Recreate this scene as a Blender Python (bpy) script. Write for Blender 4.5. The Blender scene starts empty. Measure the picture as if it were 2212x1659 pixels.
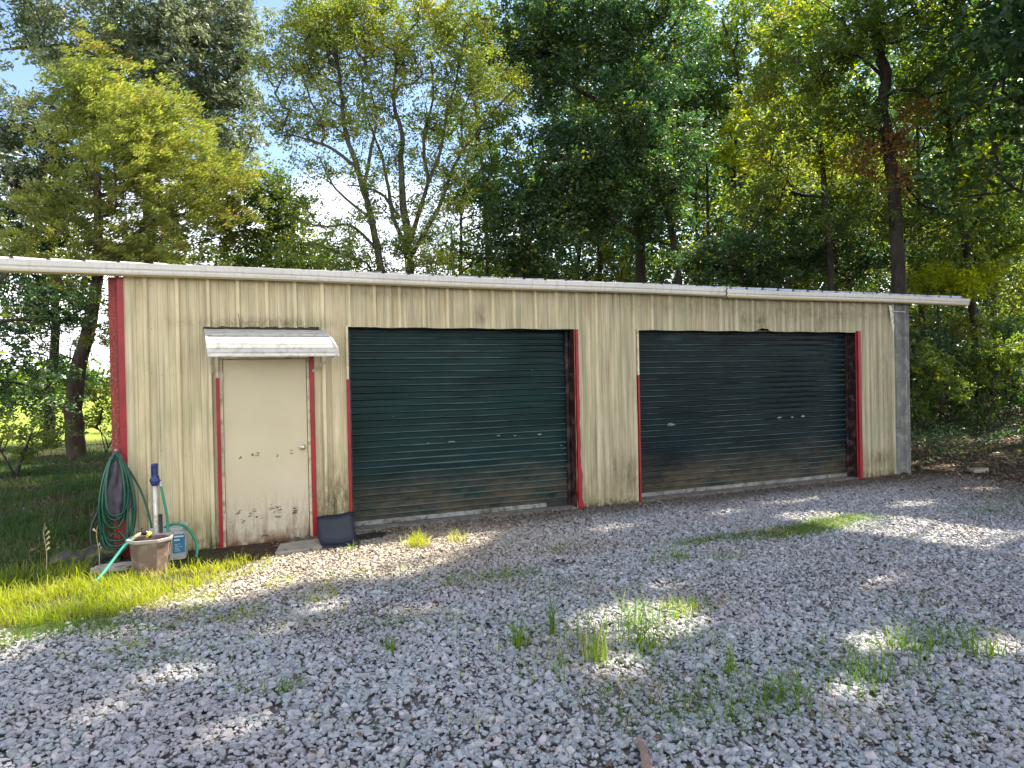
import bpy, bmesh, math, random
import numpy as np
from mathutils import Vector, Matrix

scene = bpy.context.scene
col = scene.collection
R = math.radians

# ------------------------------------------------------------------ camera
CAM = np.array([0.739, -8.2175, 1.7876])
YAW, PITCH, ROLL, FPX = 0.4007, -0.0077, -0.0206, 1474.8     # FPX for a 2212 px wide frame
_f = np.array([math.sin(YAW)*math.cos(PITCH), math.cos(YAW)*math.cos(PITCH), math.sin(PITCH)])
_r = np.array([math.cos(YAW), -math.sin(YAW), 0.0]); _u = np.cross(_r, _f)
RX = _r*math.cos(ROLL)+_u*math.sin(ROLL); UX = -_r*math.sin(ROLL)+_u*math.cos(ROLL)
cd = bpy.data.cameras.new('camera'); cam = bpy.data.objects.new('camera', cd); col.objects.link(cam)
cd.sensor_width = 36.0; cd.lens = 36.0*FPX/2212.0; cd.clip_start = 0.05; cd.clip_end = 2000
cam.matrix_world = Matrix(((RX[0], UX[0], -_f[0], CAM[0]), (RX[1], UX[1], -_f[1], CAM[1]), (RX[2], UX[2], -_f[2], CAM[2]), (0, 0, 0, 1)))
scene.camera = cam

# ------------------------------------------------------------------ sky, sun, exposure
SUN_EL, SUN_AZ = R(49), R(13)          # azimuth measured from +x towards +y
SUN = np.array([math.cos(SUN_EL)*math.cos(SUN_AZ), math.cos(SUN_EL)*math.sin(SUN_AZ), math.sin(SUN_EL)])
w = bpy.data.worlds.new("World"); scene.world = w; w.use_nodes = True
nt = w.node_tree; nt.nodes.clear()
out = nt.nodes.new('ShaderNodeOutputWorld'); bg = nt.nodes.new('ShaderNodeBackground')
sky = nt.nodes.new('ShaderNodeTexSky'); sky.sky_type = 'NISHITA'; sky.sun_disc = False
sky.sun_elevation = SUN_EL; sky.sun_rotation = math.pi/2-SUN_AZ; sky.air_density = 1.0; sky.dust_density = 0.6; sky.ozone_density = 1.0
tc = nt.nodes.new('ShaderNodeTexCoord'); sep = nt.nodes.new('ShaderNodeSeparateXYZ')
nz = nt.nodes.new('ShaderNodeTexNoise'); nz.inputs['Scale'].default_value = 2.6; nz.inputs['Detail'].default_value = 7
mp = nt.nodes.new('ShaderNodeMapping'); mp.inputs['Scale'].default_value = (1, 1, 2.6)
mr = nt.nodes.new('ShaderNodeMapRange'); mr.inputs[1].default_value = 0.10; mr.inputs[2].default_value = 0.32; mr.inputs[3].default_value = 0.45; mr.inputs[4].default_value = -0.10
ad = nt.nodes.new('ShaderNodeMath'); ad.operation = 'ADD'
cr = nt.nodes.new('ShaderNodeValToRGB'); cr.color_ramp.elements[0].position = 0.52; cr.color_ramp.elements[1].position = 0.78
mx = nt.nodes.new('ShaderNodeMix'); mx.data_type = 'RGBA'; mx.inputs[7].default_value = (9.5, 9.6, 10.2, 1)
L = nt.links.new
L(tc.outputs['Generated'], sep.inputs[0]); L(tc.outputs['Generated'], mp.inputs[0]); L(mp.outputs[0], nz.inputs['Vector'])
mb_ = nt.nodes.new('ShaderNodeMapRange'); mb_.inputs[1].default_value = 0.1; mb_.inputs[2].default_value = -0.6; mb_.inputs[3].default_value = 0.0; mb_.inputs[4].default_value = 0.26
L(sep.outputs[1], mb_.inputs[0]); a2_ = nt.nodes.new('ShaderNodeMath'); a2_.operation = 'ADD'      # unseen cloud added behind the camera for whiter fill light
L(sep.outputs[2], mr.inputs[0]); L(nz.outputs['Fac'], ad.inputs[0]); L(mr.outputs[0], a2_.inputs[0]); L(mb_.outputs[0], a2_.inputs[1]); L(a2_.outputs[0], ad.inputs[1]); L(ad.outputs[0], cr.inputs[0])
L(cr.outputs[0], mx.inputs[0]); L(sky.outputs[0], mx.inputs[6]); L(mx.outputs[2], bg.inputs[0]); L(bg.outputs[0], out.inputs[0])
bg.inputs[1].default_value = 0.085
sl = bpy.data.lights.new('sun', 'SUN'); sl.energy = 5.0; sl.angle = R(0.5); sl.color = (1.0, 0.90, 0.74)
so = bpy.data.objects.new('sun', sl); col.objects.link(so); so.rotation_mode = 'QUATERNION'
so.rotation_quaternion = Vector(SUN).to_track_quat('Z', 'Y'); so.location = (20, 6, 25)
scene.view_settings.view_transform = 'Standard'; scene.view_settings.look = 'None'; scene.view_settings.gamma = 1
scene.view_settings.use_curve_mapping = False; scene.view_settings.exposure = 1.90
scene.cycles.max_bounces = 8; scene.cycles.diffuse_bounces = 4; scene.cycles.transmission_bounces = 4; scene.cycles.glossy_bounces = 3
scene.cycles.use_adaptive_sampling = True; scene.cycles.use_denoising = True

def P(px, py, Y):                       # a pixel of the 2212 px frame to the point on the upright plane y = Y
    d = _f+RX*(px-1106)/FPX-UX*(py-829.5)/FPX
    return CAM+d*(Y-CAM[1])/d[1]

# ------------------------------------------------------------------ helpers
def tag(o, label=None, cat=None, group=None, kind=None):
    if label: o['label'] = label
    if cat: o['category'] = cat
    if group: o['group'] = group
    if kind: o['kind'] = kind
    return o

def empty(name, loc, label=None, cat=None, group=None):
    o = bpy.data.objects.new(name, None); col.objects.link(o); o.location = loc; o.empty_display_size = 0.2
    return tag(o, label, cat, group)

def raw(name, V, F, m, parent=None, smooth=False, n=None):
    """V (N,3), F (M,k) world coordinates"""
    V = np.asarray(V, dtype=np.float32); me = bpy.data.meshes.new(name)
    if isinstance(F, np.ndarray):
        k = F.shape[1]; me.vertices.add(len(V)); me.vertices.foreach_set('co', V.ravel())
        me.loops.add(F.size); me.loops.foreach_set('vertex_index', F.astype(np.int32).ravel())
        me.polygons.add(len(F)); me.polygons.foreach_set('loop_start', np.arange(0, F.size, k, dtype=np.int32))
        me.polygons.foreach_set('loop_total', np.full(len(F), k, dtype=np.int32)); me.update(calc_edges=True)
    else:
        me.from_pydata([tuple(map(float, v)) for v in V], [], F); me.update()
    me.polygons.foreach_set('use_smooth', np.full(len(me.polygons), smooth))
    me.materials.append(m)
    o = bpy.data.objects.new(name, me); col.objects.link(o)
    if parent is not None:
        o.parent = parent
        a = Vector((0, 0, 0)); p = parent
        while p is not None: a += p.location; p = p.parent
        o.location = -a
    return o

class MB:
    def __init__(s): s.V = []; s.F = []
    def add(s, v, f):
        b = len(s.V); s.V += [tuple(map(float, p)) for p in v]; s.F += [tuple(i+b for i in q) for q in f]; return s
    def box(s, x0, x1, y0, y1, z0, z1):
        return s.add([(x0, y0, z0), (x1, y0, z0), (x1, y1, z0), (x0, y1, z0), (x0, y0, z1), (x1, y0, z1), (x1, y1, z1), (x0, y1, z1)],
                     [(0, 3, 2, 1), (4, 5, 6, 7), (0, 1, 5, 4), (1, 2, 6, 5), (2, 3, 7, 6), (3, 0, 4, 7)])
    def tube(s, pts, rad, n=8, cap=True):
        pts = [Vector(p) for p in pts]; m = len(pts)
        if not hasattr(rad, '__len__'): rad = [rad]*m
        v = []; f = []; prev = None
        for i, p in enumerate(pts):
            t = (pts[min(i+1, m-1)]-pts[max(i-1, 0)])
            t = t.normalized() if t.length > 1e-9 else Vector((0, 0, 1))
            a = prev if prev is not None else (Vector((0, 0, 1)) if abs(t.z) < .9 else Vector((1, 0, 0)))
            a = (a-t*a.dot(t)).normalized(); prev = a; b = t.cross(a)
            for k in range(n):
                an = 2*math.pi*k/n; v.append(p+(a*math.cos(an)+b*math.sin(an))*rad[i])
        for i in range(m-1):
            for k in range(n):
                f.append((i*n+k, i*n+(k+1) % n, (i+1)*n+(k+1) % n, (i+1)*n+k))
        if cap: f += [tuple(range(n))[::-1], tuple((m-1)*n+k for k in range(n))]
        return s.add(v, f)
    def lathe(s, prof, c, n=16, ax=None):
        q = Vector((0, 0, 1)).rotation_difference(Vector(ax)) if ax is not None else None
        v = []; f = []
        for r, z in prof:
            for k in range(n):
                p = Vector((r*math.cos(2*math.pi*(k+.5)/n), r*math.sin(2*math.pi*(k+.5)/n), z))
                if q: p = q @ p
                v.append(p+Vector(c))
        for i in range(len(prof)-1):
            for k in range(n): f.append((i*n+k, i*n+(k+1) % n, (i+1)*n+(k+1) % n, (i+1)*n+k))
        f += [tuple(range(n))[::-1], tuple((len(prof)-1)*n+k for k in range(n))]
        return s.add(v, f)
    def prism(s, poly, z0, z1):
        n = len(poly)
        return s.add([(x, y, z0) for x, y in poly]+[(x, y, z1) for x, y in poly],
                     [tuple(range(n))[::-1], tuple(range(n, 2*n))]+[(i, (i+1) % n, n+(i+1) % n, n+i) for i in range(n)])
    def build(s, name, m, parent=None, smooth=False, bevel=0):
        o = raw(name, s.V, s.F, m, parent, smooth)
        if bevel:
            b = o.modifiers.new('bevel', 'BEVEL'); b.width = bevel; b.segments = 2; b.limit_method = 'ANGLE'
        return o

def spline(pts, n=8):
    pts = [np.array(p, float) for p in pts]; o = []
    for i in range(len(pts)-1):
        a, b, c, d = pts[max(i-1, 0)], pts[i], pts[i+1], pts[min(i+2, len(pts)-1)]
        for k in range(n):
            t = k/n; o.append(.5*((2*b)+(c-a)*t+(2*a-5*b+4*c-d)*t*t+(3*b-a-3*c+d)*t**3))
    o.append(pts[-1]); return o

# ------------------------------------------------------------------ materials
def nodes(name):
    m = bpy.data.materials.new(name); m.use_nodes = True
    n = m.node_tree; return m, n, n.nodes['Principled BSDF']

class G:                                 # small node-graph helper
    def __init__(s, n): s.n = n; s.L = n.links.new
    def N(s, t, **k):
        x = s.n.nodes.new(t)
        for a, v in k.items(): setattr(x, a, v)
        return x
    def pos(s): return s.N('ShaderNodeNewGeometry').outputs['Position']
    def noise(s, scale, detail=4, vec=None, sc=(1, 1, 1), rough=.55, dist=0):
        v = vec or s.pos(); m = s.N('ShaderNodeMapping'); m.inputs['Scale'].default_value = sc; s.L(v, m.inputs[0])
        x = s.N('ShaderNodeTexNoise'); x.inputs['Scale'].default_value = scale; x.inputs['Detail'].default_value = detail
        x.inputs['Roughness'].default_value = rough; x.inputs['Distortion'].default_value = dist
        s.L(m.outputs[0], x.inputs['Vector']); return x.outputs['Fac']
    def ramp(s, f, a, b, c0=(0, 0, 0, 1), c1=(1, 1, 1, 1)):
        x = s.N('ShaderNodeValToRGB'); e = x.color_ramp.elements; e[0].position = a; e[1].position = b; e[0].color = c0; e[1].color = c1
        s.L(f, x.inputs[0]); return x.outputs[0]
    def mix(s, f, a, b, mode='MIX'):
        x = s.N('ShaderNodeMix', data_type='RGBA', blend_type=mode)
        for i, v in ((0, f), (6, a), (7, b)):
            if hasattr(v, 'is_linked') or hasattr(v, 'links'): s.L(v, x.inputs[i])
            elif i == 0: x.inputs[0].default_value = v
            else: x.inputs[i].default_value = (*v, 1) if len(v) == 3 else v
        return x.outputs[2]
    def math(s, op, a, b=0.0, c=None):
        x = s.N('ShaderNodeMath', operation=op)
        for i, v in enumerate((a, b) if c is None else (a, b, c)):
            if hasattr(v, 'links'): s.L(v, x.inputs[i])
            else: x.inputs[i].default_value = v
        return x.outputs[0]
    def xyz(s, v=None):
        x = s.N('ShaderNodeSeparateXYZ'); s.L(v or s.pos(), x.inputs[0]); return x.outputs
    def rng(s, v, a, b, c=0.0, d=1.0):
        x = s.N('ShaderNodeMapRange'); s.L(v, x.inputs[0])
        for i, q in zip((1, 2, 3, 4), (a, b, c, d)): x.inputs[i].default_value = q
        return x.outputs[0]
    def bump(s, f, st, dist, bs):
        x = s.N('ShaderNodeBump'); x.inputs['Strength'].default_value = st; x.inputs['Distance'].default_value = dist
        s.L(f, x.inputs['Height']); s.L(x.outputs[0], bs.inputs['Normal'])

def plain(name, c, rough=.5, metal=0.0, var=.25, scale=8, bump=0.0, dirt=None, spec=.5):
    m, n, b = nodes(name); g = G(n)
    f = g.noise(scale, 5); d = tuple(v*(1-var) for v in c); e = tuple(min(1, v*(1+var)) for v in c)
    cc = g.ramp(f, .3, .7, (*d, 1), (*e, 1))
    if dirt: cc = g.mix(g.ramp(g.noise(scale*2.3, 6), .5, .66), cc, dirt)
    g.L(cc, b.inputs['Base Color']); b.inputs['Roughness'].default_value = rough; b.inputs['Metallic'].default_value = metal
    b.inputs['Specular IOR Level'].default_value = spec
    if bump: g.bump(g.noise(scale*5, 5), bump, .01, b)
    return m

M = {}
def wall_mat():
    m, n, b = nodes('cream_metal'); g = G(n); x, y, z = g.xyz()
    c = g.ramp(g.noise(1.6, 4, sc=(9, 9, .55)), .32, .68, (.56, .455, .255, 1), (.73, .625, .395, 1))
    pale = g.ramp(g.noise(1.1, 3, sc=(14, 14, .3)), .45, .62); c = g.mix(g.math('MULTIPLY', pale, .35), c, (.62, .56, .38))
    # the sheets further along are greyer: algae, plus duller light painted into the colour
    far = g.rng(x, 2.0, 9.5); c = g.mix(g.math('MULTIPLY', far, .60), c, (.37, .36, .26))
    st = g.ramp(g.noise(1.3, 6, sc=(16, 16, .25), rough=.7), .50, .70); c = g.mix(g.math('MULTIPLY', st, .68), c, (.20, .185, .115))
    pan = g.math('MULTIPLY', g.math('MULTIPLY', g.rng(y, -.022, -.006), g.ramp(g.noise(2.0, 6, sc=(7, 7, .35), rough=.65), .36, .62)), g.rng(x, -1.0, 4.5, .24, .62)); c = g.mix(pan, c, (.17, .135, .085))  # grime in the pans, deepened to paint in shade between ribs
    al = g.math('MULTIPLY', g.ramp(g.noise(2.2, 5, sc=(2.5, 2.5, .8)), .48, .66), .42); c = g.mix(al, c, (.30, .31, .15))
    # moss and splashed soil low on the sheets
    low = g.math('MULTIPLY', g.rng(z, .55, .0), g.ramp(g.noise(5, 6, sc=(3, 3, 1)), .36, .60)); c = g.mix(g.math('MULTIPLY', low, .8), c, (.17, .14, .045))
    base = g.math('MULTIPLY', g.rng(z, .14, .02), g.ramp(g.noise(14, 5), .42, .58)); c = g.mix(g.math('MULTIPLY', base, .85), c, (.07, .055, .03))
    # stain patches under the eave above the doors
    up = g.math('MULTIPLY', g.rng(z, 2.35, 2.75), g.ramp(g.noise(2.4, 5, sc=(3, 3, .7)), .50, .72)); c = g.mix(g.math('MULTIPLY', up, .45), c, (.28, .19, .10))
    spots = None                          # mildew and mud patches where the sheets carry them
    for (sx_, sz_, rx_, rz_, k_) in ((3.80, 2.60, .07, .12, .8), (8.12, 2.62, .09, .14, .9), (8.42, 2.60, .11, .20, 1.0), (9.62, 2.60, .10, .16, .9), (5.98, .42, .16, .28, .8), (11.0, .32, .30, .12, .9), (1.92, .30, .28, .50, 1.0), (5.75, .5, .12, .3, .5), (-.05, .5, .2, .5, .35), (2.6, 2.85, .5, .08, .5), (1.2, 2.47, .75, .07, .8), (7.2, 2.8, 1.5, .14, .5), (9.6, 2.75, 1.8, .16, .6), (11.1, 1.5, .25, 1.2, .35)):
        dx_ = g.math('POWER', g.math('MULTIPLY', g.math('SUBTRACT', x, sx_), 1/rx_), 2); dz_ = g.math('POWER', g.math('MULTIPLY', g.math('SUBTRACT', z, sz_), 1/rz_), 2)
        q_ = g.math('MULTIPLY', g.math('EXPONENT', g.math('MULTIPLY', g.math('ADD', dx_, dz_), -1.0)), k_); spots = q_ if spots is None else g.math('MAXIMUM', spots, q_)
    spots = g.math('MULTIPLY', spots, g.ramp(g.noise(13, 7, sc=(1.5, 1.5, .6), rough=.75), .36, .58)); c = g.mix(spots, c, (.105, .085, .035))
    sp = g.ramp(g.noise(16, 6, sc=(2, 2, .7), rough=.8), .68, .74); c = g.mix(g.math('MULTIPLY', sp, .7), c, (.10, .08, .05))
    g.L(c, b.inputs['Base Color']); b.inputs['Roughness'].default_value = .55; b.inputs['Specular IOR Level'].default_value = .35
    g.bump(g.noise(2.5, 3, sc=(1, 1, .6)), .25, .02, b)
    return m
M['wall'] = wall_mat()

def curtain_mat(nm, green, x0, x1):
    m, n, b = nodes(nm); g = G(n); x, y, z = g.xyz()
    c = g.ramp(g.noise(1.2, 4, sc=(.8, .8, 3)), .3, .7, (*[v*.65 for v in green], 1), (*[v*1.45 for v in green], 1))
    zz = g.math('ADD', z, g.math('MULTIPLY', g.noise(1.3, 4), .7))
    dust = g.math('MULTIPLY', g.rng(zz, 1.05, .62), g.ramp(g.noise(2.6, 9, sc=(1, 1, 2.2), rough=.78), .36, .58)); c = g.mix(g.math('MULTIPLY', dust, .85), c, (.095, .075, .045))
    crest = g.math('MULTIPLY', g.rng(y, .190, .180), g.ramp(g.noise(2.5, 5, sc=(1, 1, 6)), .25, .6)); c = g.mix(g.math('MULTIPLY', crest, .8), c, (.085, .130, .130))  # paler rib crests: sky highlights painted into the colour
    scr = g.ramp(g.noise(10, 8, sc=(1, 1, 12), rough=.75), .70, .74); c = g.mix(g.math('MULTIPLY', scr, .4), c, (.22, .24, .24))
    g.L(c, b.inputs['Base Color']); b.inputs['Metallic'].default_value = .0
    g.L(g.ramp(g.noise(3, 5), .2, .8, (.34, .34, .34, 1), (.55, .55, .55, 1)), b.inputs['Roughness']); b.inputs['Specular IOR Level'].default_value = .20
    return m
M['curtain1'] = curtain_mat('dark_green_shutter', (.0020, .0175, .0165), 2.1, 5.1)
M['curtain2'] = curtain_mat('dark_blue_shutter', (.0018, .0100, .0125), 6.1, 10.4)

def door_mat():
    m, n, b = nodes('beige_door_paint'); g = G(n); x, y, z = g.xyz()
    c = g.ramp(g.noise(1.2, 3), .3, .7, (.50, .43, .27, 1), (.58, .51, .345, 1))
    c = g.mix(g.math('MULTIPLY', g.rng(z, 1.1, .3), .5), c, (.50, .43, .32))
    low = g.math('MULTIPLY', g.rng(z, .62, .02), g.ramp(g.noise(9, 8, sc=(1.8, 1.8, .30), rough=.78, dist=.6), .44, .62)); c = g.mix(g.math('MULTIPLY', low, .75), c, (.12, .06, .025))
    rust = g.math('MULTIPLY', g.rng(z, .14, .0), g.ramp(g.noise(7, 5), .35, .55)); c = g.mix(rust, c, (.16, .06, .02))
    sm = g.math('MULTIPLY', g.rng(z, .62, .15), g.ramp(g.noise(11, 7, sc=(1, 1, .6), rough=.75, dist=1.6), .62, .66)); c = g.mix(g.math('MULTIPLY', sm, .9), c, (.035, .028, .018))
    g.L(c, b.inputs['Base Color']); b.inputs['Roughness'].default_value = .5; g.bump(g.noise(1.5, 3), .15, .01, b)
    return m
M['door'] = door_mat()
M['cream_trim'] = plain('cream_trim_paint', (.58, .50, .32), .5, var=.18, scale=5, dirt=(.35, .28, .16))
M['red'] = plain('red_trim_paint', (.26, .006, .010), .42, var=.3, scale=5)
def rust_mat():
    m, n, b = nodes('flaking_red_primer'); g = G(n); x, y, z = g.xyz()
    c = g.ramp(g.noise(3, 5), .3, .7, (.17, .010, .008, 1), (.27, .022, .014, 1))
    f = g.ramp(g.noise(48, 5, rough=.7), .49, .60); k = g.rng(z, 3.0, 1.2, .25, .85)
    c = g.mix(g.math('MULTIPLY', f, k), c, (.27, .16, .10)); c = g.mix(g.ramp(g.noise(7, 5), .60, .74), c, (.13, .05, .022))
    g.L(c, b.inputs['Base Color']); b.inputs['Roughness'].default_value = .7; g.bump(g.noise(60, 4), .3, .004, b); return m
M['rust'] = rust_mat()
M['jamb'] = plain('dark_oxide_steel', (.016, .006, .008), .5, var=.4, scale=4, dirt=(.09, .05, .04))
def gutter_mat():
    m, n, b = nodes('weathered_white_gutter'); g = G(n); x, y, z = g.xyz()
    c = g.ramp(g.noise(1.2, 4, sc=(1, 1, 5)), .3, .7, (.52, .49, .43, 1), (.66, .63, .57, 1))
    c = g.mix(g.math('MULTIPLY', g.ramp(g.noise(2.5, 6, sc=(9, 9, .8), rough=.7), .5, .68), .5), c, (.34, .31, .24))
    c = g.mix(g.rng(z, 2.965, 2.955), c, (.50, .43, .25)); c = g.mix(g.ramp(g.noise(22, 5, sc=(1, 1, .5)), .72, .75), c, (.05, .045, .04))  # yellowish lower face is a painted reflection; then dark specks
    g.L(c, b.inputs['Base Color']); b.inputs['Roughness'].default_value = .45; return m
M['gutter'] = gutter_mat()
M['roof'] = plain('galvanised_roof_sheet', (.62, .63, .64), .35, .5, var=.15, scale=2, dirt=(.3, .3, .28))
M['white'] = plain('white_awning_paint', (.50, .48, .43), .38, var=.08, scale=6, dirt=(.36, .33, .27))
M['tar'] = plain('black_sealant', (.012, .013, .01), .6, var=.3, scale=20, bump=.5)
M['greysheet'] = plain('weathered_grey_sheet', (.135, .135, .125), .6, var=.4, scale=3, dirt=(.24, .24, .19))
M['steel'] = plain('worn_aluminium', (.42, .42, .42), .42, .6, var=.25, scale=6, dirt=(.15, .14, .12))
M['barbeige'] = plain('dirty_bottom_rail', (.21, .215, .195), .5, .2, var=.4, scale=5, dirt=(.07, .06, .04))
M['brass'] = plain('brushed_nickel_knob', (.52, .49, .40), .25, .9, var=.1)
M['concrete'] = plain('grey_concrete', (.17, .155, .13), .85, var=.3, scale=7, bump=.4, dirt=(.08, .07, .05))
M['concrete_light'] = plain('tan_concrete', (.30, .26, .20), .85, var=.2, scale=7, bump=.4)
M['hose'] = plain('dark_green_hose', (.004, .072, .040), .32, var=.35, scale=9)
M['hose_light'] = plain('mint_green_hose', (.10, .42, .30), .35, var=.2, scale=9)
M['hose_mid'] = plain('bright_green_hose', (.01, .22, .12), .3, var=.2, scale=9)
M['hose_black'] = plain('black_hose', (.010, .014, .013), .4, var=.3)
M['blue'] = plain('blue_plastic', (.010, .026, .13), .35, var=.15)
M['pvc'] = plain('white_pipe', (.55, .54, .46), .4, var=.15, dirt=(.35, .32, .25))
M['black'] = plain('black_plastic', (.012, .012, .013), .45, var=.3)
M['yellow'] = plain('yellow_plastic', (.62, .45, .02), .4, var=.1)
M['bucket'] = plain('taupe_plastic_tub', (.145, .098, .075), .5, var=.12, scale=5, dirt=(.26, .2, .16))
M['bucket_rim'] = plain('pale_rim', (.34, .29, .27), .45, var=.1)
M['jug'] = plain('white_pail_plastic', (.45, .45, .42), .4, var=.1, dirt=(.4, .38, .3))
M['label'] = plain('blue_label', (.02, .16, .30), .45, var=.15)
M['labelwhite'] = plain('label_print', (.55, .62, .64), .45, var=.1)
M['cloth'] = plain('grey_cloth', (.085, .075, .088), .9, var=.35, scale=12, bump=.3)
M['mat'] = plain('dark_rubber', (.006, .010, .018), .55, var=.25, scale=5)
M['rock'] = plain('mossy_rock', (.05, .045, .038), .9, var=.4, scale=6, bump=.6, dirt=(.14, .15, .02))
M['palestone'] = plain('pale_stone', (.42, .37, .30), .8, var=.2, scale=8, bump=.4)
M['stick'] = plain('weathered_stick', (.26, .17, .12), .85, var=.3, scale=14, bump=.5)
M['straw'] = plain('dry_straw', (.46, .36, .20), .8, var=.3, scale=20)
M['chip'] = plain('bare_chipped_metal', (.20, .22, .23), .5, .2, var=.3, scale=40)

def leaf_mat(name, a, b2, c3=None, tr=.45, amt3=.1, gloss=.35):
    """a, b2: the two leaf greens; c3: the odd turning leaf"""
    m, n, b = nodes(name); g = G(n); geo = g.N('ShaderNodeNewGeometry')
    cl = g.ramp(g.noise(.55, 3), .40, .62); isl = geo.outputs['Random Per Island']
    f = g.math('ADD', g.math('MULTIPLY', cl, .6), g.math('MULTIPLY', isl, .4))
    c = g.mix(f, a, b2)
    if c3:
        t = g.math('MULTIPLY', g.ramp(g.noise(.9, 3), .52, .60), g.math('GREATER_THAN', isl, 1-amt3*4)); c = g.mix(t, c, c3)
    b.inputs['Roughness'].default_value = .5; b.inputs['Specular IOR Level'].default_value = gloss
    g.L(c, b.inputs['Base Color'])
    tl = g.N('ShaderNodeBsdfTranslucent'); hs = g.N('ShaderNodeHueSaturation'); hs.inputs['Hue'].default_value = .508
    hs.inputs['Saturation'].default_value = 1.15; hs.inputs['Value'].default_value = 1.85; g.L(c, hs.inputs['Color']); g.L(hs.outputs[0], tl.inputs[0])
    mx = g.N('ShaderNodeMixShader'); mx.inputs[0].default_value = tr
    g.L(b.outputs[0], mx.inputs[1]); g.L(tl.outputs[0], mx.inputs[2]); g.L(mx.outputs[0], n.nodes['Material Output'].inputs[0]); return m
M['leaf_dark'] = leaf_mat('dark_oak_leaves', (.020, .050, .020), (.066, .120, .034), (.30, .32, .03), .42, .05, gloss=.7)
M['leaf_mid'] = leaf_mat('green_leaves', (.036, .076, .018), (.140, .190, .032), (.36, .34, .03), .45, .06, gloss=.6)
M['leaf_yellow'] = leaf_mat('yellow_green_leaves', (.085, .125, .030), (.240, .270, .050), (.38, .29, .04), .45, .06, gloss=.6)
M['leaf_silver'] = leaf_mat('pale_glossy_leaves', (.050, .080, .035), (.210, .230, .130), None, .35, gloss=.9)
M['cedar'] = leaf_mat('cedar_sprays', (.085, .110, .030), (.310, .335, .075), (.30, .20, .08), .40, .05)
M['leaf_bright'] = leaf_mat('sun_coloured_leaves', (.16, .22, .012), (.30, .30, .012), None, .5)  # bright copy with sunlight put into the leaf colour
M['grass'] = leaf_mat('grass_blades', (.17, .225, .020), (.36, .37, .040), (.48, .40, .20), .45, .11)  # base yellowed so the colour itself carries strong sun
M['weed'] = leaf_mat('weed_blades', (.060, .130, .022), (.170, .245, .035), (.48, .40, .20), .45, .08)
M['grass_dark'] = leaf_mat('shade_tinted_grass_blades', (.035, .085, .022), (.075, .13, .030), (.20, .14, .05), .35, .05)  # darker copy with the shade put into the colour
M['dead_leaf'] = leaf_mat('fallen_brown_leaves', (.060, .042, .026), (.140, .100, .066), (.26, .20, .13), .15, .1)
M['brown_leaf'] = leaf_mat('dead_orange_leaves', (.15, .075, .028), (.26, .16, .06), None, .35)
def bark(name, c, mossy=.0):
    m, n, b = nodes(name); g = G(n)
    k = g.ramp(g.noise(9, 7, sc=(1, 1, .22), rough=.7), .35, .68, (*[v*.35 for v in c], 1), (*[v*1.5 for v in c], 1))
    if mossy: k = g.mix(g.math('MULTIPLY', g.ramp(g.noise(3, 4), .5, .65), mossy), k, (.09, .10, .03))
    g.L(k, b.inputs['Base Color']); b.inputs['Roughness'].default_value = .9; g.bump(g.noise(14, 6, sc=(1, 1, .25)), .8, .03, b); return m
M['bark'] = bark('dark_bark', (.040, .031, .025)); M['bark_grey'] = bark('grey_bark', (.062, .055, .046), .3); M['bark_red'] = bark('cedar_bark', (.075, .048, .034))

def stone_mat():
    m, n, b = nodes('crushed_stone'); g = G(n); geo = g.N('ShaderNodeNewGeometry'); isl = geo.outputs['Random Per Island']
    r = g.N('ShaderNodeValToRGB'); r.color_ramp.interpolation = 'LINEAR'; e = r.color_ramp.elements
    e[0].position = 0; e[0].color = (.21, .215, .215, 1); e[1].position = 1; e[1].color = (.50, .495, .48, 1)
    for p, c in ((.25, (.29, .305, .31, 1)), (.5, (.35, .37, .37, 1)), (.68, (.33, .32, .34, 1)), (.80, (.42, .435, .435, 1)), (.9, (.43, .36, .35, 1))):
        q = e.new(p); q.color = c
    g.L(isl, r.inputs[0]); c = r.outputs[0]
    pk = g.math('MULTIPLY', g.ramp(g.noise(.9, 3), .47, .64), .42); c = g.mix(pk, c, (.36, .30, .30))
    c = g.mix(g.math('MULTIPLY', g.ramp(g.noise(60, 5), .4, .7), .35), c, (.22, .22, .21))
    x, y, z = g.xyz()
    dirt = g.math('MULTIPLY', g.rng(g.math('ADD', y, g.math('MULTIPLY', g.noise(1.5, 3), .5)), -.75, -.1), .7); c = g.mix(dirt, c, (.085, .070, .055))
    nn = g.math('MULTIPLY', g.noise(1.3, 4), 1.2)
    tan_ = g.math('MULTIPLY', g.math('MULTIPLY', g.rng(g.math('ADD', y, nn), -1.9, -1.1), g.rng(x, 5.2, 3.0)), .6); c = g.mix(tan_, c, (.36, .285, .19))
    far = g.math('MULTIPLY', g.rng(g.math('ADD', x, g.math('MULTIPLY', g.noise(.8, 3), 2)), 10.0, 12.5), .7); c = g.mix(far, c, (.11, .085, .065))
    g.L(c, b.inputs['Base Color']); b.inputs['Roughness'].default_value = .75; b.inputs['Specular IOR Level'].default_value = .3
    g.bump(g.noise(90, 4), .35, .004, b); return m
M['stone'] = stone_mat()

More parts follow.
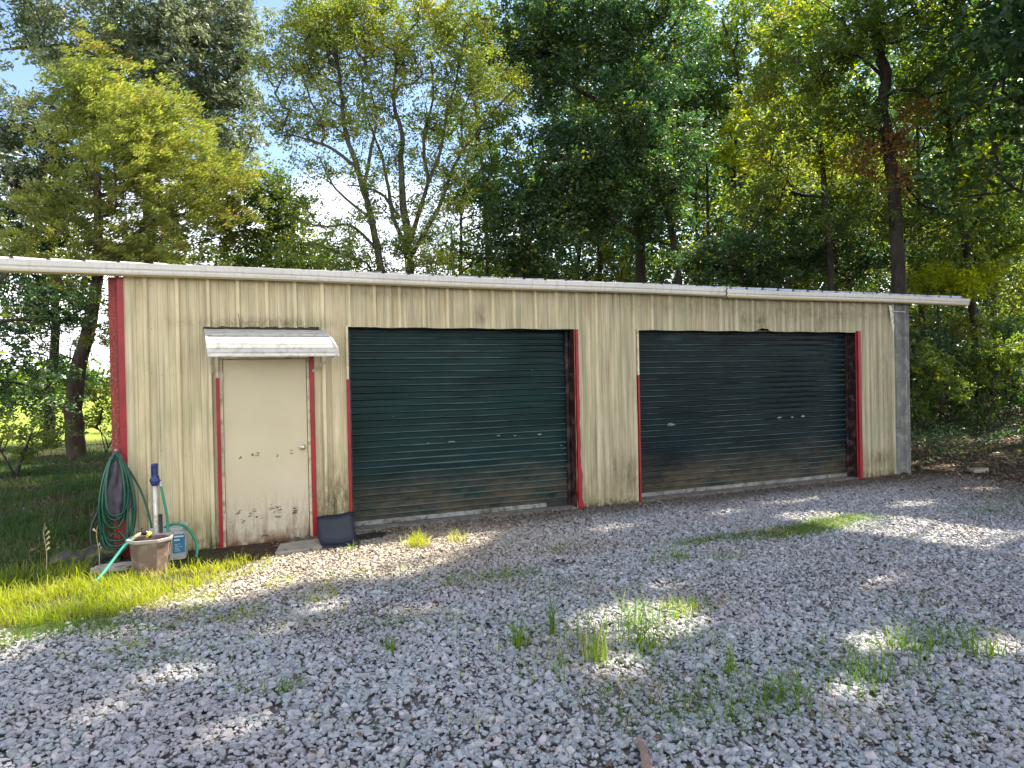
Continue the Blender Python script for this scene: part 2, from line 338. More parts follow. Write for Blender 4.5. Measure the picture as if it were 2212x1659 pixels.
# ------------------------------------------------------------------ ground
def vnoise(x, y, s, seed=0):             # cheap smooth noise
    x = np.asarray(x)*s; y = np.asarray(y)*s
    return (np.sin(x*1.7+y*.9+seed)+np.sin(-x*.8+y*2.1+seed*2.3)+np.sin(x*2.9-y*1.3+seed*.7)+np.sin(x*.6+y*3.7+seed*1.9))/4
def gravelw(x, y):
    """how much crushed stone lies at x, y"""
    x = np.asarray(x, float); y = np.asarray(y, float); n = vnoise(x, y, 1.6, 3)*.28+vnoise(x, y, 5, 8)*.1
    edge = np.where(x < .2, -2.15+(x+.8)*.05, np.where(x < 1.4, -2.05+(x-.2)*1.25, -.05))
    a = np.clip((edge+n*(x < 1.6)-y)/.35+.5, 0, 1)
    b = np.clip((12.3+(-y)*.35+n*3-x)/1.8, 0, 1)
    return a*b*np.clip((x+9)/2, 0, 1)
gx = np.unique(np.concatenate([np.linspace(-420, -30, 20), np.arange(-30, -6, 1.5), np.arange(-6, 16, .12), np.arange(16, 45, 1.5), np.linspace(45, 420, 20)]))
gy = np.unique(np.concatenate([np.linspace(-300, -14, 12), np.arange(-14, -9, .8), np.arange(-9, 3, .12), np.arange(3, 45, 1.2), np.linspace(45, 420, 20)]))
X, Y = np.meshgrid(gx, gy); Z = -.012+vnoise(X, Y, .5, 1)*.03*np.clip(Y/6, 0, 1)+vnoise(X, Y, 3, 5)*.008
Z += np.clip((np.hypot(X-5, Y)-35)/200, 0, 1)*2.0
Z -= .012*gravelw(X, Y)
V = np.stack([X, Y, Z], -1).reshape(-1, 3); nx, ny = len(gx), len(gy)
i = np.arange(nx*ny).reshape(ny, nx); F = np.stack([i[:-1, :-1], i[:-1, 1:], i[1:, 1:], i[1:, :-1]], -1).reshape(-1, 4)
def ground_mat():
    m, n, b = nodes('ground_soil_and_grass'); g = G(n); x, y, z = g.xyz()
    at = g.N('ShaderNodeAttribute', attribute_name='zone'); s = g.N('ShaderNodeSeparateColor'); g.L(at.outputs['Color'], s.inputs[0])
    litter = g.ramp(g.noise(24, 7, rough=.75), .35, .68, (.022, .015, .010, 1), (.105, .074, .050, 1))
    turf = g.ramp(g.noise(18, 7, rough=.7), .35, .65, (.020, .040, .010, 1), (.075, .12, .025, 1))
    field = g.ramp(g.noise(.5, 4), .3, .7, (.17, .25, .035, 1), (.27, .33, .055, 1))
    grit = g.ramp(g.noise(70, 6, rough=.8), .3, .7, (.09, .08, .07, 1), (.30, .27, .24, 1))
    c = g.mix(g.math('MULTIPLY', s.outputs[1], g.ramp(g.noise(5, 5), .35, .6)), litter, turf); c = g.mix(s.outputs[2], c, field); c = g.mix(s.outputs[0], c, grit)
    g.L(c, b.inputs['Base Color']); b.inputs['Roughness'].default_value = .95; b.inputs['Specular IOR Level'].default_value = .1
    g.bump(g.noise(30, 7, rough=.8), .7, .02, b); return m
g0 = raw('ground', V, F, ground_mat(), smooth=True); tag(g0, kind='structure')
gw = gravelw(X, Y).ravel(); xf, yf = X.ravel(), Y.ravel()
turf = np.clip((1.4-xf+vnoise(xf, yf, .7, 2)*1.2)/1.5, 0, 1)*np.clip(.75+vnoise(xf, yf, 1.3, 9)*.9, 0, 1)
fld = np.clip((yf-17-(xf > 2)*(xf-2)*2.0)/4, 0, 1)+np.clip((np.hypot(xf-5, yf)-60)/20, 0, 1)
ca = g0.data.color_attributes.new('zone', 'FLOAT_COLOR', 'POINT')
ca.data.foreach_set('color', np.stack([gw, turf, np.clip(fld, 0, 1), np.ones_like(gw)], -1).astype(np.float32).ravel())

# crushed stone: every stone a faceted lump, one mass nobody could count
rs = np.random.default_rng(5)
def rock_protos(k, npt, seed):
    r = np.random.default_rng(seed); res = []
    for _ in range(k):
        p = r.normal(size=(npt, 3)); p /= np.linalg.norm(p, axis=1)[:, None]; p *= r.uniform(.75, 1.1, (npt, 1)); p *= [1, .72, .46]
        bm = bmesh.new()
        for q in p: bm.verts.new(q)
        rr = bmesh.ops.convex_hull(bm, input=bm.verts); bmesh.ops.delete(bm, geom=[v for v in bm.verts if not v.link_faces], context='VERTS')
        bmesh.ops.triangulate(bm, faces=bm.faces); bm.verts.index_update()
        res.append((np.array([v.co[:] for v in bm.verts]), np.array([[v.index for v in f.verts] for f in bm.faces]))); bm.free()
    return res
def scatter_rocks(P3, S, protos, rg, tilt=.35):
    N = len(P3); ang = rg.uniform(0, 2*np.pi, N); tx = rg.normal(0, tilt, N); ty = rg.normal(0, tilt, N)
    ca_, sa = np.cos(ang), np.sin(ang); Rz = np.zeros((N, 3, 3)); Rz[:, 0, 0] = ca_; Rz[:, 0, 1] = -sa; Rz[:, 1, 0] = sa; Rz[:, 1, 1] = ca_; Rz[:, 2, 2] = 1
    Rx = np.zeros((N, 3, 3)); Rx[:, 0, 0] = 1; Rx[:, 1, 1] = np.cos(tx); Rx[:, 1, 2] = -np.sin(tx); Rx[:, 2, 1] = np.sin(tx); Rx[:, 2, 2] = np.cos(tx)
    Ry = np.zeros((N, 3, 3)); Ry[:, 1, 1] = 1; Ry[:, 0, 0] = np.cos(ty); Ry[:, 0, 2] = np.sin(ty); Ry[:, 2, 0] = -np.sin(ty); Ry[:, 2, 2] = np.cos(ty)
    M3 = Rx@Ry@Rz; which = rg.integers(0, len(protos), N); Vs = []; Fs = []; off = 0
    for k, (pv, pf) in enumerate(protos):
        idx = np.where(which == k)[0]
        if not len(idx): continue
        v = np.einsum('nij,nvj->nvi', M3[idx], pv[None]*S[idx][:, None, None])+P3[idx][:, None, :]
        Vs.append(v.reshape(-1, 3)); Fs.append((pf[None]+off+(np.arange(len(idx))*len(pv))[:, None, None]).reshape(-1, 3)); off += len(idx)*len(pv)
    return np.concatenate(Vs), np.concatenate(Fs)
def wedge(x, y, m=1.3):
    """is the point within (or a little beside) what a camera here sees"""
    dx, dy = x-CAM[0], y-CAM[1]; d = dx*_f[0]+dy*_f[1]; s = dx*_r[0]+dy*_r[1]
    return (d > 1.6) & (np.abs(s) < d*.75*1.12+m)
def gsample(n, x0, x1, y0, y1, m=1.3):
    x = rs.uniform(x0, x1, n); y = rs.uniform(y0, y1, n); k = wedge(x, y, m); x, y = x[k], y[k]
    k = rs.random(len(x)) < np.power(gravelw(x, y), 1.3)*np.where(vnoise(x, y, 2.1, 5)+.5*vnoise(x, y, 6, 2) > .78, .45, 1); return x[k], y[k]
x, y = gsample(int(17*8*2500), -3, 14, -8, 0); d = np.hypot(x-CAM[0], y-CAM[1])
S = np.clip(rs.lognormal(math.log(.0170), .42, len(x)), .009, .045)*np.where(y > -.5, .7, 1)*np.where(vnoise(x, y, 1.1, 7) > .55, .75, 1)
near = d < 5.6
z = rs.uniform(-.004, .012, len(x))
A = scatter_rocks(np.stack([x, y, z], -1)[near], S[near], rock_protos(14, 15, 1), rs)
Bm = scatter_rocks(np.stack([x, y, z], -1)[~near], S[~near], rock_protos(12, 9, 2), rs)
x = rs.uniform(-7, 15, 150000); y = rs.uniform(-12, 0, 150000); k = ~wedge(x, y, 1.2) & (rs.random(len(x)) < gravelw(x, y)*.85); x, y = x[k], y[k]      # the yard beside and behind the camera
Cm = scatter_rocks(np.stack([x, y, rs.uniform(-.004, .010, len(x))], -1), np.clip(rs.lognormal(math.log(.025), .3, len(x)), .012, .045), rock_protos(8, 8, 3), rs)
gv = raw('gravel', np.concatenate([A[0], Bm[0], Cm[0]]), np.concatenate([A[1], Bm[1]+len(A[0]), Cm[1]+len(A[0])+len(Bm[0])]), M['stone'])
tag(gv, 'grey crushed stone gravel covering the yard', 'gravel', kind='stuff')

# ------------------------------------------------------------------ the shed
shed = empty('metal_shed', (5.8, 0, 0), 'long cream metal shed with two dark roller doors and red trim', 'shed')
PIT = .3048
prof = []
for k in range(-2, 41):
    c = k*PIT
    prof += [(c-.031, 0), (c-.016, .040), (c+.016, .040), (c+.031, 0), (c+.088, 0), (c+.094, .009), (c+.108, .009), (c+.114, 0), (c+.190, 0), (c+.196, .009), (c+.210, .009), (c+.216, 0)]
prof = sorted(prof)
px_, pd_ = zip(*prof)
def sheet(x0, x1, z0, z1, mb, dz=.16, wav=0.0, sag=None):
    xs = sorted(set([x0, x1]+[q for q in px_ if x0 < q < x1])); zs = list(np.linspace(z0, z1, max(2, int((z1-z0)/dz)+2)))
    v = []; f = []
    for zz in zs:
        for q in xs:
            n1 = float(vnoise(q, zz, 1.3, 4))*.006*wav
            dent = .018*math.exp(-((q-5.42)/.14)**2-((zz-.75)/.35)**2)+.012*math.exp(-((q-5.8)/.2)**2-((zz-.3)/.3)**2) if 5.1 < q < 6.2 else 0
            zb = zz if (zz > z0 or not sag) else zz+sag(q)
            v.append((q, -float(np.interp(q, px_, pd_))+n1+dent, zb))
    n = len(xs)
    for a in range(len(zs)-1):
        for b in range(n-1): f.append((a*n+b, a*n+b+1, (a+1)*n+b+1, (a+1)*n+b))
    mb.add(v, f)
D1, D2, H = (2.113, 5.15), (6.16, 10.437), 2.44
w_ = MB()
jag = lambda s: (lambda q: -.012+.006*math.sin(q*31+s)+.004*math.sin(q*77))
for x0, x1, z0 in ((-.2, .70, -.02), (.70, 1.665, 2.09), (1.665, D1[0], -.02), (D1[0], D1[1], H), (D1[1], D2[0], -.02), (D2[0], D2[1], H), (D2[1], 11.30, -.02)):
    sheet(x0, x1, z0, 2.955, w_, wav=1, sag=(lambda q: .004*math.sin(q*9)+(.05*math.exp(-((q-8.45)/.10)**2))) if z0 == H else jag(x0) if z0 < 0 else None)
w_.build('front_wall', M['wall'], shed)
g_ = MB(); sheet(11.303, 11.715, -.02, 2.955, g_); gs = g_.build('end_panel', M['greysheet'], shed); tag(gs, 'darker grey weathered metal panel at the far end of the front wall')
DEP = 7.5
s_ = MB(); s_.box(11.68, 11.712, .035, DEP, -.05, 2.95); s_.box(-.2, -.17, .035, DEP, -.05, 2.95)
s_.box(-.2, 11.71, DEP+.003, DEP+.03, -.05, 4.15)
s_.add([(-.17, .04, 2.953), (-.17, DEP, 4.13), (-.17, DEP, 2.953), (-.2, .04, 2.953), (-.2, DEP, 4.13), (-.2, DEP, 2.953)], [(0, 1, 2), (5, 4, 3)])
s_.add([(11.70, .04, 2.953), (11.70, DEP, 4.13), (11.70, DEP, 2.953)], [(0, 1, 2), (2, 1, 0)])
s_.build('side_wall', M['wall'], shed)
# corner column: a rust-speckled flange with a cleaner red edge strip
c_ = MB(); c_.box(-.346, -.262, .02, .045, -.05, 2.94); c_.box(-.346, -.262, .20, .225, -.05, 2.94); c_.box(-.306, -.296, .045, .2, -.05, 2.94)
c_.build('corner_column', M['rust'], shed)
c_ = MB(); c_.box(-.262, -.2, -.012, .03, -.05, 2.94); c_.build('corner_trim', M['red'], shed)

# roof: ribbed sheets from the eave up to a ridge
def roof():
    v = []; f = []; xs = []; 
    x0, x1 = -1.52, 13.02
    k = x0
    while k < x1:
        xs += [(k, .0), (k+.05, .0), (k+.068, .034), (k+.092, .034), (k+.11, .0)]; k += PIT
    SL = .154
    rows = [(-.16, 3.052), (1.5, 3.052+SL*1.66), (DEP/2, 3.052+SL*(DEP/2+.16)), (DEP+.2, 3.052+SL*(DEP+.36))]
    for yy, zz in rows:
        for q, h in xs: v.append((q, yy, zz+h+.004*math.sin(q*3.1+yy)))
    n = len(xs)
    for a in range(3):
        for b in range(n-1): f.append((a*n+b, a*n+b+1, (a+1)*n+b+1, (a+1)*n+b))
    m = len(v); v += [(p[0], p[1], p[2]-.006) for p in v]; f += [tuple(i+m for i in q)[::-1] for q in f]
    o = raw('roof', v, f, M['roof'], shed); return o
roof_o = roof()
# gutter along the eave: open trough with a rolled lip and a joint
def gutter(x0, x1, dz, mb):
    pr = [(-.055, 3.045), (-.055, 2.935), (-.11, 2.925), (-.150, 2.940), (-.158, 2.965), (-.158, 2.985), (-.168, 3.00), (-.172, 3.055), (-.150, 3.060), (-.150, 3.05), (-.160, 3.045), (-.156, 2.99), (-.145, 2.95), (-.062, 2.94)]
    n = len(pr); xs = np.linspace(x0, x1, max(2, int((x1-x0)/.6)))
    v = [(q, a, b+dz+.006*math.sin(q*1.3)*1) for q in xs for a, b in pr]; f = []
    for a in range(len(xs)-1):
        for b in range(n-1): f.append((a*n+b, (a+1)*n+b, (a+1)*n+b+1, a*n+b+1))
    f.append(tuple(range(0, 8))); f.append(tuple((len(xs)-1)*n+q for q in range(8))[::-1]); mb.add(v, f)
gm = MB(); gutter(-1.56, 7.62, .012, gm); gutter(7.626, 13.08, .0, gm); gut = gm.build('gutter', M['gutter'], shed)
q_ = MB()
for k in range(9):
    t = k/8; q_.tube([(7.615+.014*math.sin(k*1.7), -.176-.002, 3.07-.14*t), (7.615+.014*math.sin((k+1)*1.7), -.176, 3.07-.14*(t+.125))], .006, 5)
q_.build('gutter_joint', M['tar'], gut)
# loose white strap under the gutter at the far corner
a_, b_ = (11.20, -.035, 2.90), (11.27, -.05, 2.42)
q_ = MB(); q_.add([(11.17, -.05, 2.90), (11.235, -.05, 2.90), (11.30, -.045, 2.55), (11.27, -.045, 2.42), (11.235, -.045, 2.60)], [(0, 1, 2, 3, 4)])
q_.add([(11.17, -.046, 2.90), (11.235, -.046, 2.90), (11.30, -.041, 2.55), (11.27, -.041, 2.42), (11.235, -.041, 2.60)], [(4, 3, 2, 1, 0)])
q_.build('strap', M['pvc'], shed)
q_ = MB(); q_.tube([(11.24, -.06, 2.80), (11.55, -.05, 2.795)], .009, 6); q_.build('bracket_rod', M['steel'], shed)

# roller doors
def roller(x0, x1, matn, lab, bar_gap, seed, rail_end=None):
    yb = .20; rg = random.Random(seed)
    j = MB(); j.box(x1, x1+.02, .034, yb+.25, -.03, H+.25); j.box(x0-.02, x0, .034, yb+.25, -.03, H+.25); j.box(x0-.02, x1+.02, .034, yb+.02, H+.0, H+.02)
    d = MB(); v = []; f = []; zs = []; z = .075
    while z < H+.12:
        zs += [(z, 0), (z+.050, .001), (z+.056, .010), (z+.064, .021), (z+.072, .018), (z+.078, .004)]; z += .084
    xs = np.linspace(x0+.03, x1-.03, 22)
    for z, h in zs:
        for q in xs: v.append((q, yb-h+.012*float(vnoise(q, z, 1.1, seed))+.003*float(vnoise(q, z*4, 2.3, seed)), z+.004*float(vnoise(q, z, 1.5, seed+2))))
    n = len(xs)
    for a in range(len(zs)-1):
        for b in range(n-1): f.append((a*n+b, a*n+b+1, (a+1)*n+b+1, (a+1)*n+b))
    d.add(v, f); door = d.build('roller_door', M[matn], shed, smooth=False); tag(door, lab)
    j.build('door_frame', M['jamb'], door)
    e = MB(); e.box(x0+.02, (rail_end or x1)-.03, yb-.030, yb+.01, .030, .085); br = e.build('bottom_rail', M['barbeige'] , door, bevel=.003)
    if rail_end: e = MB(); e.box(rail_end-.028, x1-.03, yb-.034, yb+.01, .025, .095); e.build('rail_cover', M['black'], door)
    for s in (x0+.012, x1-.055): e = MB(); e.box(s, s+.043, yb-.045, yb-.015, .0, H+.1); e.build('guide', M['jamb'], door)
    return door, yb
dA, yb = roller(*D1, 'curtain1', 'dark green roller door with small bare chips and brown dust low down', 0, 3, rail_end=4.80)
dB, yb = roller(*D2, 'curtain2', 'dark blue roller door at the far end with a dusty lower quarter', 0, 8)
def chips(door, pts, seed):
    rg = random.Random(seed); c = MB()
    for px, py, w in pts:
        p = P(px, py, .184); n = 7; cx_, cz_ = p[0], p[2]
        v = [(cx_+w*math.cos(2*math.pi*k/n)*rg.uniform(.7, 1.2), .1835+.0*k, cz_+w*.28*math.sin(2*math.pi*k/n)*rg.uniform(.6, 1.3)) for k in range(n)]
        c = MB(); c.add(v+[(a, b+.004, e) for a, b, e in v], [tuple(range(n))[::-1]]+[(k, (k+1) % n, n+(k+1) % n, n+k) for k in range(n)]); c.build('scraped_spot', M['chip'], door)
chips(dA, [(976, 955, .055), (1077, 941, .030), (1113, 941, .024), (1166, 938, .035), (925, 957, .018), (897, 960, .012), (868, 961, .014), (1213, 850, .012), (1122, 943, .010), (1212, 962, .02), (850, 700+200, .01), (1150, 800, .012)], 1)
chips(dB, [(1450, 917, .075), (1683, 902, .050), (1712, 901, .035), (1735, 899, .050), (1795, 897, .035), (1576, 910, .02), (1395, 920, .015), (1610, 960, .01)], 2)
# concrete threshold under the doors
for a, b in (D1, D2): q_ = MB(); q_.box(a, b, -.03, .26, -.06, .024); q_.build('threshold', M['concrete'], shed, bevel=.008)
q_ = MB(); q_.box(-.16, 11.68, .28, DEP-.05, -.06, .015); q_.build('floor_slab', M['concrete'], shed)
# red edge trims
def trim(x, w, z0, z1, wave=0, seed=0, y=-.046):
    q = MB(); zs = np.linspace(z0, z1, 40); v = []; f = []
    for z in zs:
        k = wave*(.012*math.sin(z*13+seed)*math.exp(-z)+.008*math.sin(z*31)*math.exp(-z)); ww = w+wave*max(0, .9-z)*.03
        v += [(x+k*.2, y, z), (x+ww+k, y, z), (x+ww+k, .02, z), (x+k*.2, .02, z)]
    for a in range(len(zs)-1):
        for b in range(4): f.append((a*4+b, a*4+(b+1) % 4, (a+1)*4+(b+1) % 4, (a+1)*4+b))
    f += [(3, 2, 1, 0), tuple(len(v)-4+k for k in range(4))]
    q.add(v, f); return q.build('red_trim', M['red'], shed)
trim(2.088, .030, -.03, 1.82); trim(5.152, .040, -.05, 2.44, 1, 2); trim(6.132, .026, -.02, 1.80); trim(10.44, .062, -.03, 2.46)
trim(.668, .040, -.05, 1.86); trim(1.668, .042, .0, 2.10)
for a, b, z0, z1 in ((2.088, 2.113, 1.823, 2.45), (6.132, 6.158, 1.803, 2.45), (.668, .700, 1.863, 2.12)): q_ = MB(); q_.box(a, b, -.045, .03, z0, z1); q_.build('cream_trim', M['cream_trim'], shed)

# the walk-in door
fr = MB(); fr.box(.703, .737, -.012, .09, -.04, 2.07); fr.box(1.637, 1.665, -.012, .09, -.04, 2.07); fr.box(.703, 1.665, -.012, .09, 2.072, 2.10)
pd = MB(); pd.box(.741, 1.632, .010, .055, -.02, 2.066); pdo = pd.build('walk_in_door', M['door'], shed, bevel=.003); tag(pdo, 'flat beige door with dark scuffs and rust along its foot')
fr.build('frame', M['cream_trim'], pdo)
k_ = MB(); k_.lathe([(.034, 0), (.036, .006), (.030, .010), (.012, .014), (.012, .034), (.022, .040), (.029, .052), (.027, .064), (.012, .070)], (1.572, .008, 1.048), 18, ax=(0, -1, 0)); k_.build('knob', M['brass'], pdo, smooth=True)
k_ = MB(); k_.box(1.6325, 1.6365, .012, .05, -.02, 2.066); k_.build('seal', M['black'], pdo)
for hz in (.28, 1.05, 1.82):
    k_ = MB(); k_.tube([(.738, -.004, hz), (.738, -.004, hz+.09)], .007, 8); k_.build('hinge', M['steel'], pdo)
def scuff(px, py, s, seed):
    rg = random.Random(seed); c = MB(); p = P(px, py, .0085)
    for k in range(rg.randint(5, 9)):
        a = rg.uniform(-.6, .9); l = rg.uniform(.3, 1)*s; x, z = p[0]+rg.uniform(-.4, .4)*s, p[2]+rg.uniform(-.5, .5)*s; wd = rg.uniform(.002, .006)
        dx, dz = math.cos(a)*l/2, math.sin(a)*l/2
        c.add([(x-dx, .0085, z-dz), (x, .0085, z-wd), (x+dx, .0085, z+dz), (x, .0085, z+wd)], [(0, 1, 2, 3)])
    return c
c = MB()
for sd, (px, py, s) in enumerate([(513, 1110, .07), (546, 1108, .09), (560, 1120, .08), (585, 1098, .10), (598, 1112, .08), (603, 1098, .06), (636, 1105, .05), (640, 1098, .06), (525, 1125, .05), (572, 1165, .10), (580, 1172, .08), (520, 988, .03), (546, 983, .03), (556, 981, .04), (600, 984, .03), (629, 977, .05)]):
    scuff(px, py, s, sd).build('scuff_mark', M['tar'], pdo)

# awning over the door
aw = MB()
pf = [(-.035, 2.400), (-.10, 2.392), (-.17, 2.372), (-.24, 2.345), (-.31, 2.305), (-.365, 2.262), (-.405, 2.215), (-.425, 2.168), (-.435, 2.120), (-.437, 2.095)]
v = []; f = []
def awx(t): return (.562+.040*t, 1.795+.150*min(1, t*1.25))
steps = []
for k, (yy, zz) in enumerate(pf):
    t = k/(len(pf)-1); xa, xb = awx(t)
    o = .012
    steps.append((xa, xb, yy, zz)); 
    if k < len(pf)-1:
        y2, z2 = pf[k+1]; steps.append((xa, xb, yy+(y2-yy)*.86, zz+(z2-zz)*.86)); steps.append((xa, xb, yy+(y2-yy)*.86+.022, zz+(z2-zz)*.86+.004)); steps.append((xa, xb, yy+(y2-yy)*.98+.022, zz+(z2-zz)*.98+.002))
for xa, xb, yy, zz in steps: v += [(xa, yy, zz), (xb, yy, zz)]
n = len(steps)
for k in range(n-1): f.append((2*k, 2*k+1, 2*k+3, 2*k+2))
m0 = len(v); v += [(a, b+.006, e-.006) for a, b, e in v]; f += [tuple(i+m0 for i in q)[::-1] for q in f]
aw.add(v, f); awo = aw.build('door_awning', M['white'], shed)
for sgn in (0, 1):
    q = MB()
    pts = [(awx(k/9)[sgn], pf[k][0]-.004, pf[k][1]+.004) for k in range(10)]
    for k in range(9):
        a, b = Vector(pts[k]), Vector(pts[k+1]); e = .022*(1 if sgn else -1)
        q.add([a, a+Vector((-e, 0, 0)), b+Vector((-e, 0, 0)), b, a+Vector((0, .02, -.035)), a+Vector((-e, .02, -.035)), b+Vector((-e, .02, -.012)), b+Vector((0, .02, -.012))],
              [(0, 1, 2, 3), (4, 7, 6, 5), (0, 3, 7, 4), (1, 5, 6, 2)])
    q.build('side_rail', M['white'], awo)
q = MB(); xa, xb = awx(1); q.box(xa-.004, xb+.004, -.449, -.425, 2.078, 2.098); q.build('front_rail', M['white'], awo, bevel=.003)
q = MB(); rg = random.Random(4); pts = [(.555+i*.0315, -.040, 2.412+rg.uniform(-.006, .008)) for i in range(40)]; q.tube(pts, [rg.uniform(.010, .020) for _ in pts], 6); q.build('sealant_bead', M['tar'], awo)
for a, b in (((.632, -.42, 2.095), (.640, -.036, 1.93)), ((1.90, -.42, 2.095), (1.712, -.036, 1.93))):
    q = MB(); q.tube([a, b], .015, 8); q.lathe([(.020, 0), (.020, .01), (.01, .016)], (b[0], -.034, b[2]), 10, ax=(0, -1, 0)); q.build('brace', M['white'], awo)
q = MB(); q.tube([(.93, -.04, 2.42), (.925, -.038, 2.50), (.915, -.037, 2.58)], .003, 5); q.build('loose_wire', M['black'], awo)

# screws and bolts on the trims: small heads on the front wall
q = MB()
for x, z in [(.655, 1.83), (.655, 1.25), (.655, .6), (.66, .2), (1.72, .95), (1.72, .4), (5.21, 1.85), (5.22, .9), (5.24, .35), (5.5, .04), (5.62, .05), (5.75, .04), (5.85, .06), (5.99, .05), (6.08, .35), (6.09, .12), (.12, 1.1), (.14, 1.9), (.25, 1.9), (1.2, 2.7), (.05, 2.4)]:
    q.lathe([(.007, 0), (.007, .004), (.003, .007)], (x, -.001-float(np.interp(x, px_, pd_)), z), 6, ax=(0, -1, 0))
for k in range(0, 38):
    for zz in (.09, 1.02, 1.93, 2.86):
        x = k*PIT+.045
        if (D1[0]-.05 < x < D1[1]+.08 or D2[0]-.05 < x < D2[1]+.12) and zz < 2.5: continue
        if .6 < x < 1.8 and zz < 2.5: continue
        q.lathe([(.006, 0), (.006, .003), (.003, .005)], (x, -.001, zz), 6, ax=(0, -1, 0))
q.build('screw', M['steel'], shed)

# ------------------------------------------------------------------ things by the shed
# hose hanging in a coil from the corner column
def coil():
    rg = random.Random(3); pts = []
    hook = np.array([-.292, -.10, 1.118])
    loops = [(.17, .16, .12), (.15, .12, .06), (.165, .19, .20), (.13, .10, .34), (.10, .14, .47), (.16, .17, .09), (.14, .20, .15), (.17, .13, .05), (.11, .09, .42)]
    for li, (wl, wr, zb) in enumerate(loops):
        hgt = hook[2]-zb; yo = -.012*(li % 5); n = 28
        for k in range(n):
            a = 2*math.pi*k/n; s = math.sin(a); c2 = (1-math.cos(a))/2
            wdt = (wl if s < 0 else wr)*(c2**.35 if c2 > 0 else 0)
            x = hook[0]+math.copysign(abs(s)**.75, s)*wdt*1.06+.006*math.sin(li*2.2+k*.3)-.012*c2; z = hook[2]-hgt*c2-(.006*li if c2 < .05 else 0)
            pts.append((x, hook[1]+yo-.05*math.sin(a*.5)+.02*math.sin(li+k*.4)*c2, z))
    return pts
hs_ = MB(); cp = coil(); hs_.tube(cp, .0105, 8)
tail = spline([(-.292, -.14, 1.11), (-.15, -.10, .86), (-.05, -.12, .62), (.03, -.30, .36), (.06, -.55, .25)], 8); hs_.tube(tail, .0105, 8)
tail2 = spline([(-.34, -.1, 1.0), (-.45, -.05, .60), (-.47, -.10, .40), (-.50, -.14, .25), (-.44, -.2, .06), (-.30, -.3, .02), (-.15, -.35, .02), (-.05, -.45, .02)], 8)
ho = empty('garden_hose', (-.29, -.1, 0), 'coil of dark green garden hose hung from the red corner column', 'garden hose')
hs_.build('hose_coil', M['hose'], ho, smooth=True)
q = MB(); q.tube([(-.50+.03, -.06, .56)]+[tuple(p) for p in spline([(-.475, -.08, .50), (-.53, -.10, .36), (-.535, -.12, .22), (-.47, -.17, .07), (-.36, -.26, .018), (-.2, -.32, .016), (-.10, -.4, .016)], 8)], .010, 8); e = q.build('hose_end', M['hose_black'], ho, smooth=True); tag(e, 'black length of hose trailing from the coil')
q = MB(); q.tube(spline([(-.27, -.16, .30), (-.2, -.22, .16), (-.33, -.38, .05), (-.47, -.55, .025), (-.52, -.62, .02)], 8), .011, 8); q.build('hose_end', M['hose'], ho, smooth=True)
q = MB(); q.tube([(-.292, .02, 1.115), (-.292, -.13, 1.115), (-.292, -.16, 1.14)], .012, 8); q.build('hook', M['steel'], ho)
# grey cloth stuffed inside the coil
def cloth():
    v = []; f = []; n, m = 13, 18
    for j in range(m):
        t = j/(m-1); zz = 1.09-.70*t
        wd = (.030+.105*min(1, t*2.2))*(1 if t < .75 else 1-(t-.75)*1.7)
        for i_ in range(n):
            u = i_/(n-1)-.5
            v.append((-.285+u*2*wd+.012*math.sin(t*7), -.115+.030*math.sin(u*15+t*5)*min(1, .3+t*1.5)+.012*math.sin(u*31-t*11)-.02*math.sin(t*3.1), zz+.02*math.sin(u*9)*t-.07*max(0, t-.6)*abs(u)*-4))
    for j in range(m-1):
        for i_ in range(n-1): a = j*n+i_; f.append((a, a+1, a+n+1, a+n))
    o = raw('cloth', v, f, M['cloth'], smooth=True); s = o.modifiers.new('solid', 'SOLIDIFY'); s.thickness = .008; return o
tag(cloth(), 'crumpled grey cloth hanging inside the coiled green hose', 'cloth')

# taupe eight-sided tub
TB = (.065, -.79); TR = -.10
def octo(w, d, ch): return [(-w+ch, -d), (w-ch, -d), (w, -d+ch), (w, d-ch), (w-ch, d), (-w+ch, d), (-w, d-ch), (-w, -d+ch)]
def loft(levels, c, mb, rot=0.0, close_top=False):
    v = []; f = []; cr_, sr = math.cos(rot), math.sin(rot)
    for (w, d, ch, z) in levels: v += [(c[0]+x*cr_-y*sr, c[1]+x*sr+y*cr_, z) for x, y in octo(w, d, ch)]
    for a in range(len(levels)-1):
        for b in range(8): f.append((a*8+b, a*8+(b+1) % 8, (a+1)*8+(b+1) % 8, (a+1)*8+b))
    f.append(tuple(range(8))[::-1]); f.append(tuple((len(levels)-1)*8+k for k in range(8)))
    mb.add(v, f)
tub = empty('plastic_tub', (*TB, 0), 'taupe eight-sided plastic tub holding a pump pole on the ground by the corner', 'tub')
q = MB(); loft([(.142, .132, .072, .0), (.172, .160, .088, .315), (.167, .155, .088, .315), (.137, .127, .07, .03)], TB, q, TR); q.build('tub_body', M['bucket'], tub, bevel=.003)
q = MB(); loft([(.174, .162, .088, .300), (.192, .178, .098, .306), (.196, .182, .10, .334), (.188, .175, .096, .338), (.172, .160, .088, .330), (.167, .155, .088, .300)], TB, q, TR); q.V, q.F = q.V, [x for x in q.F if len(x) < 8]; q.build('rim', M['bucket_rim'], tub, bevel=.002)
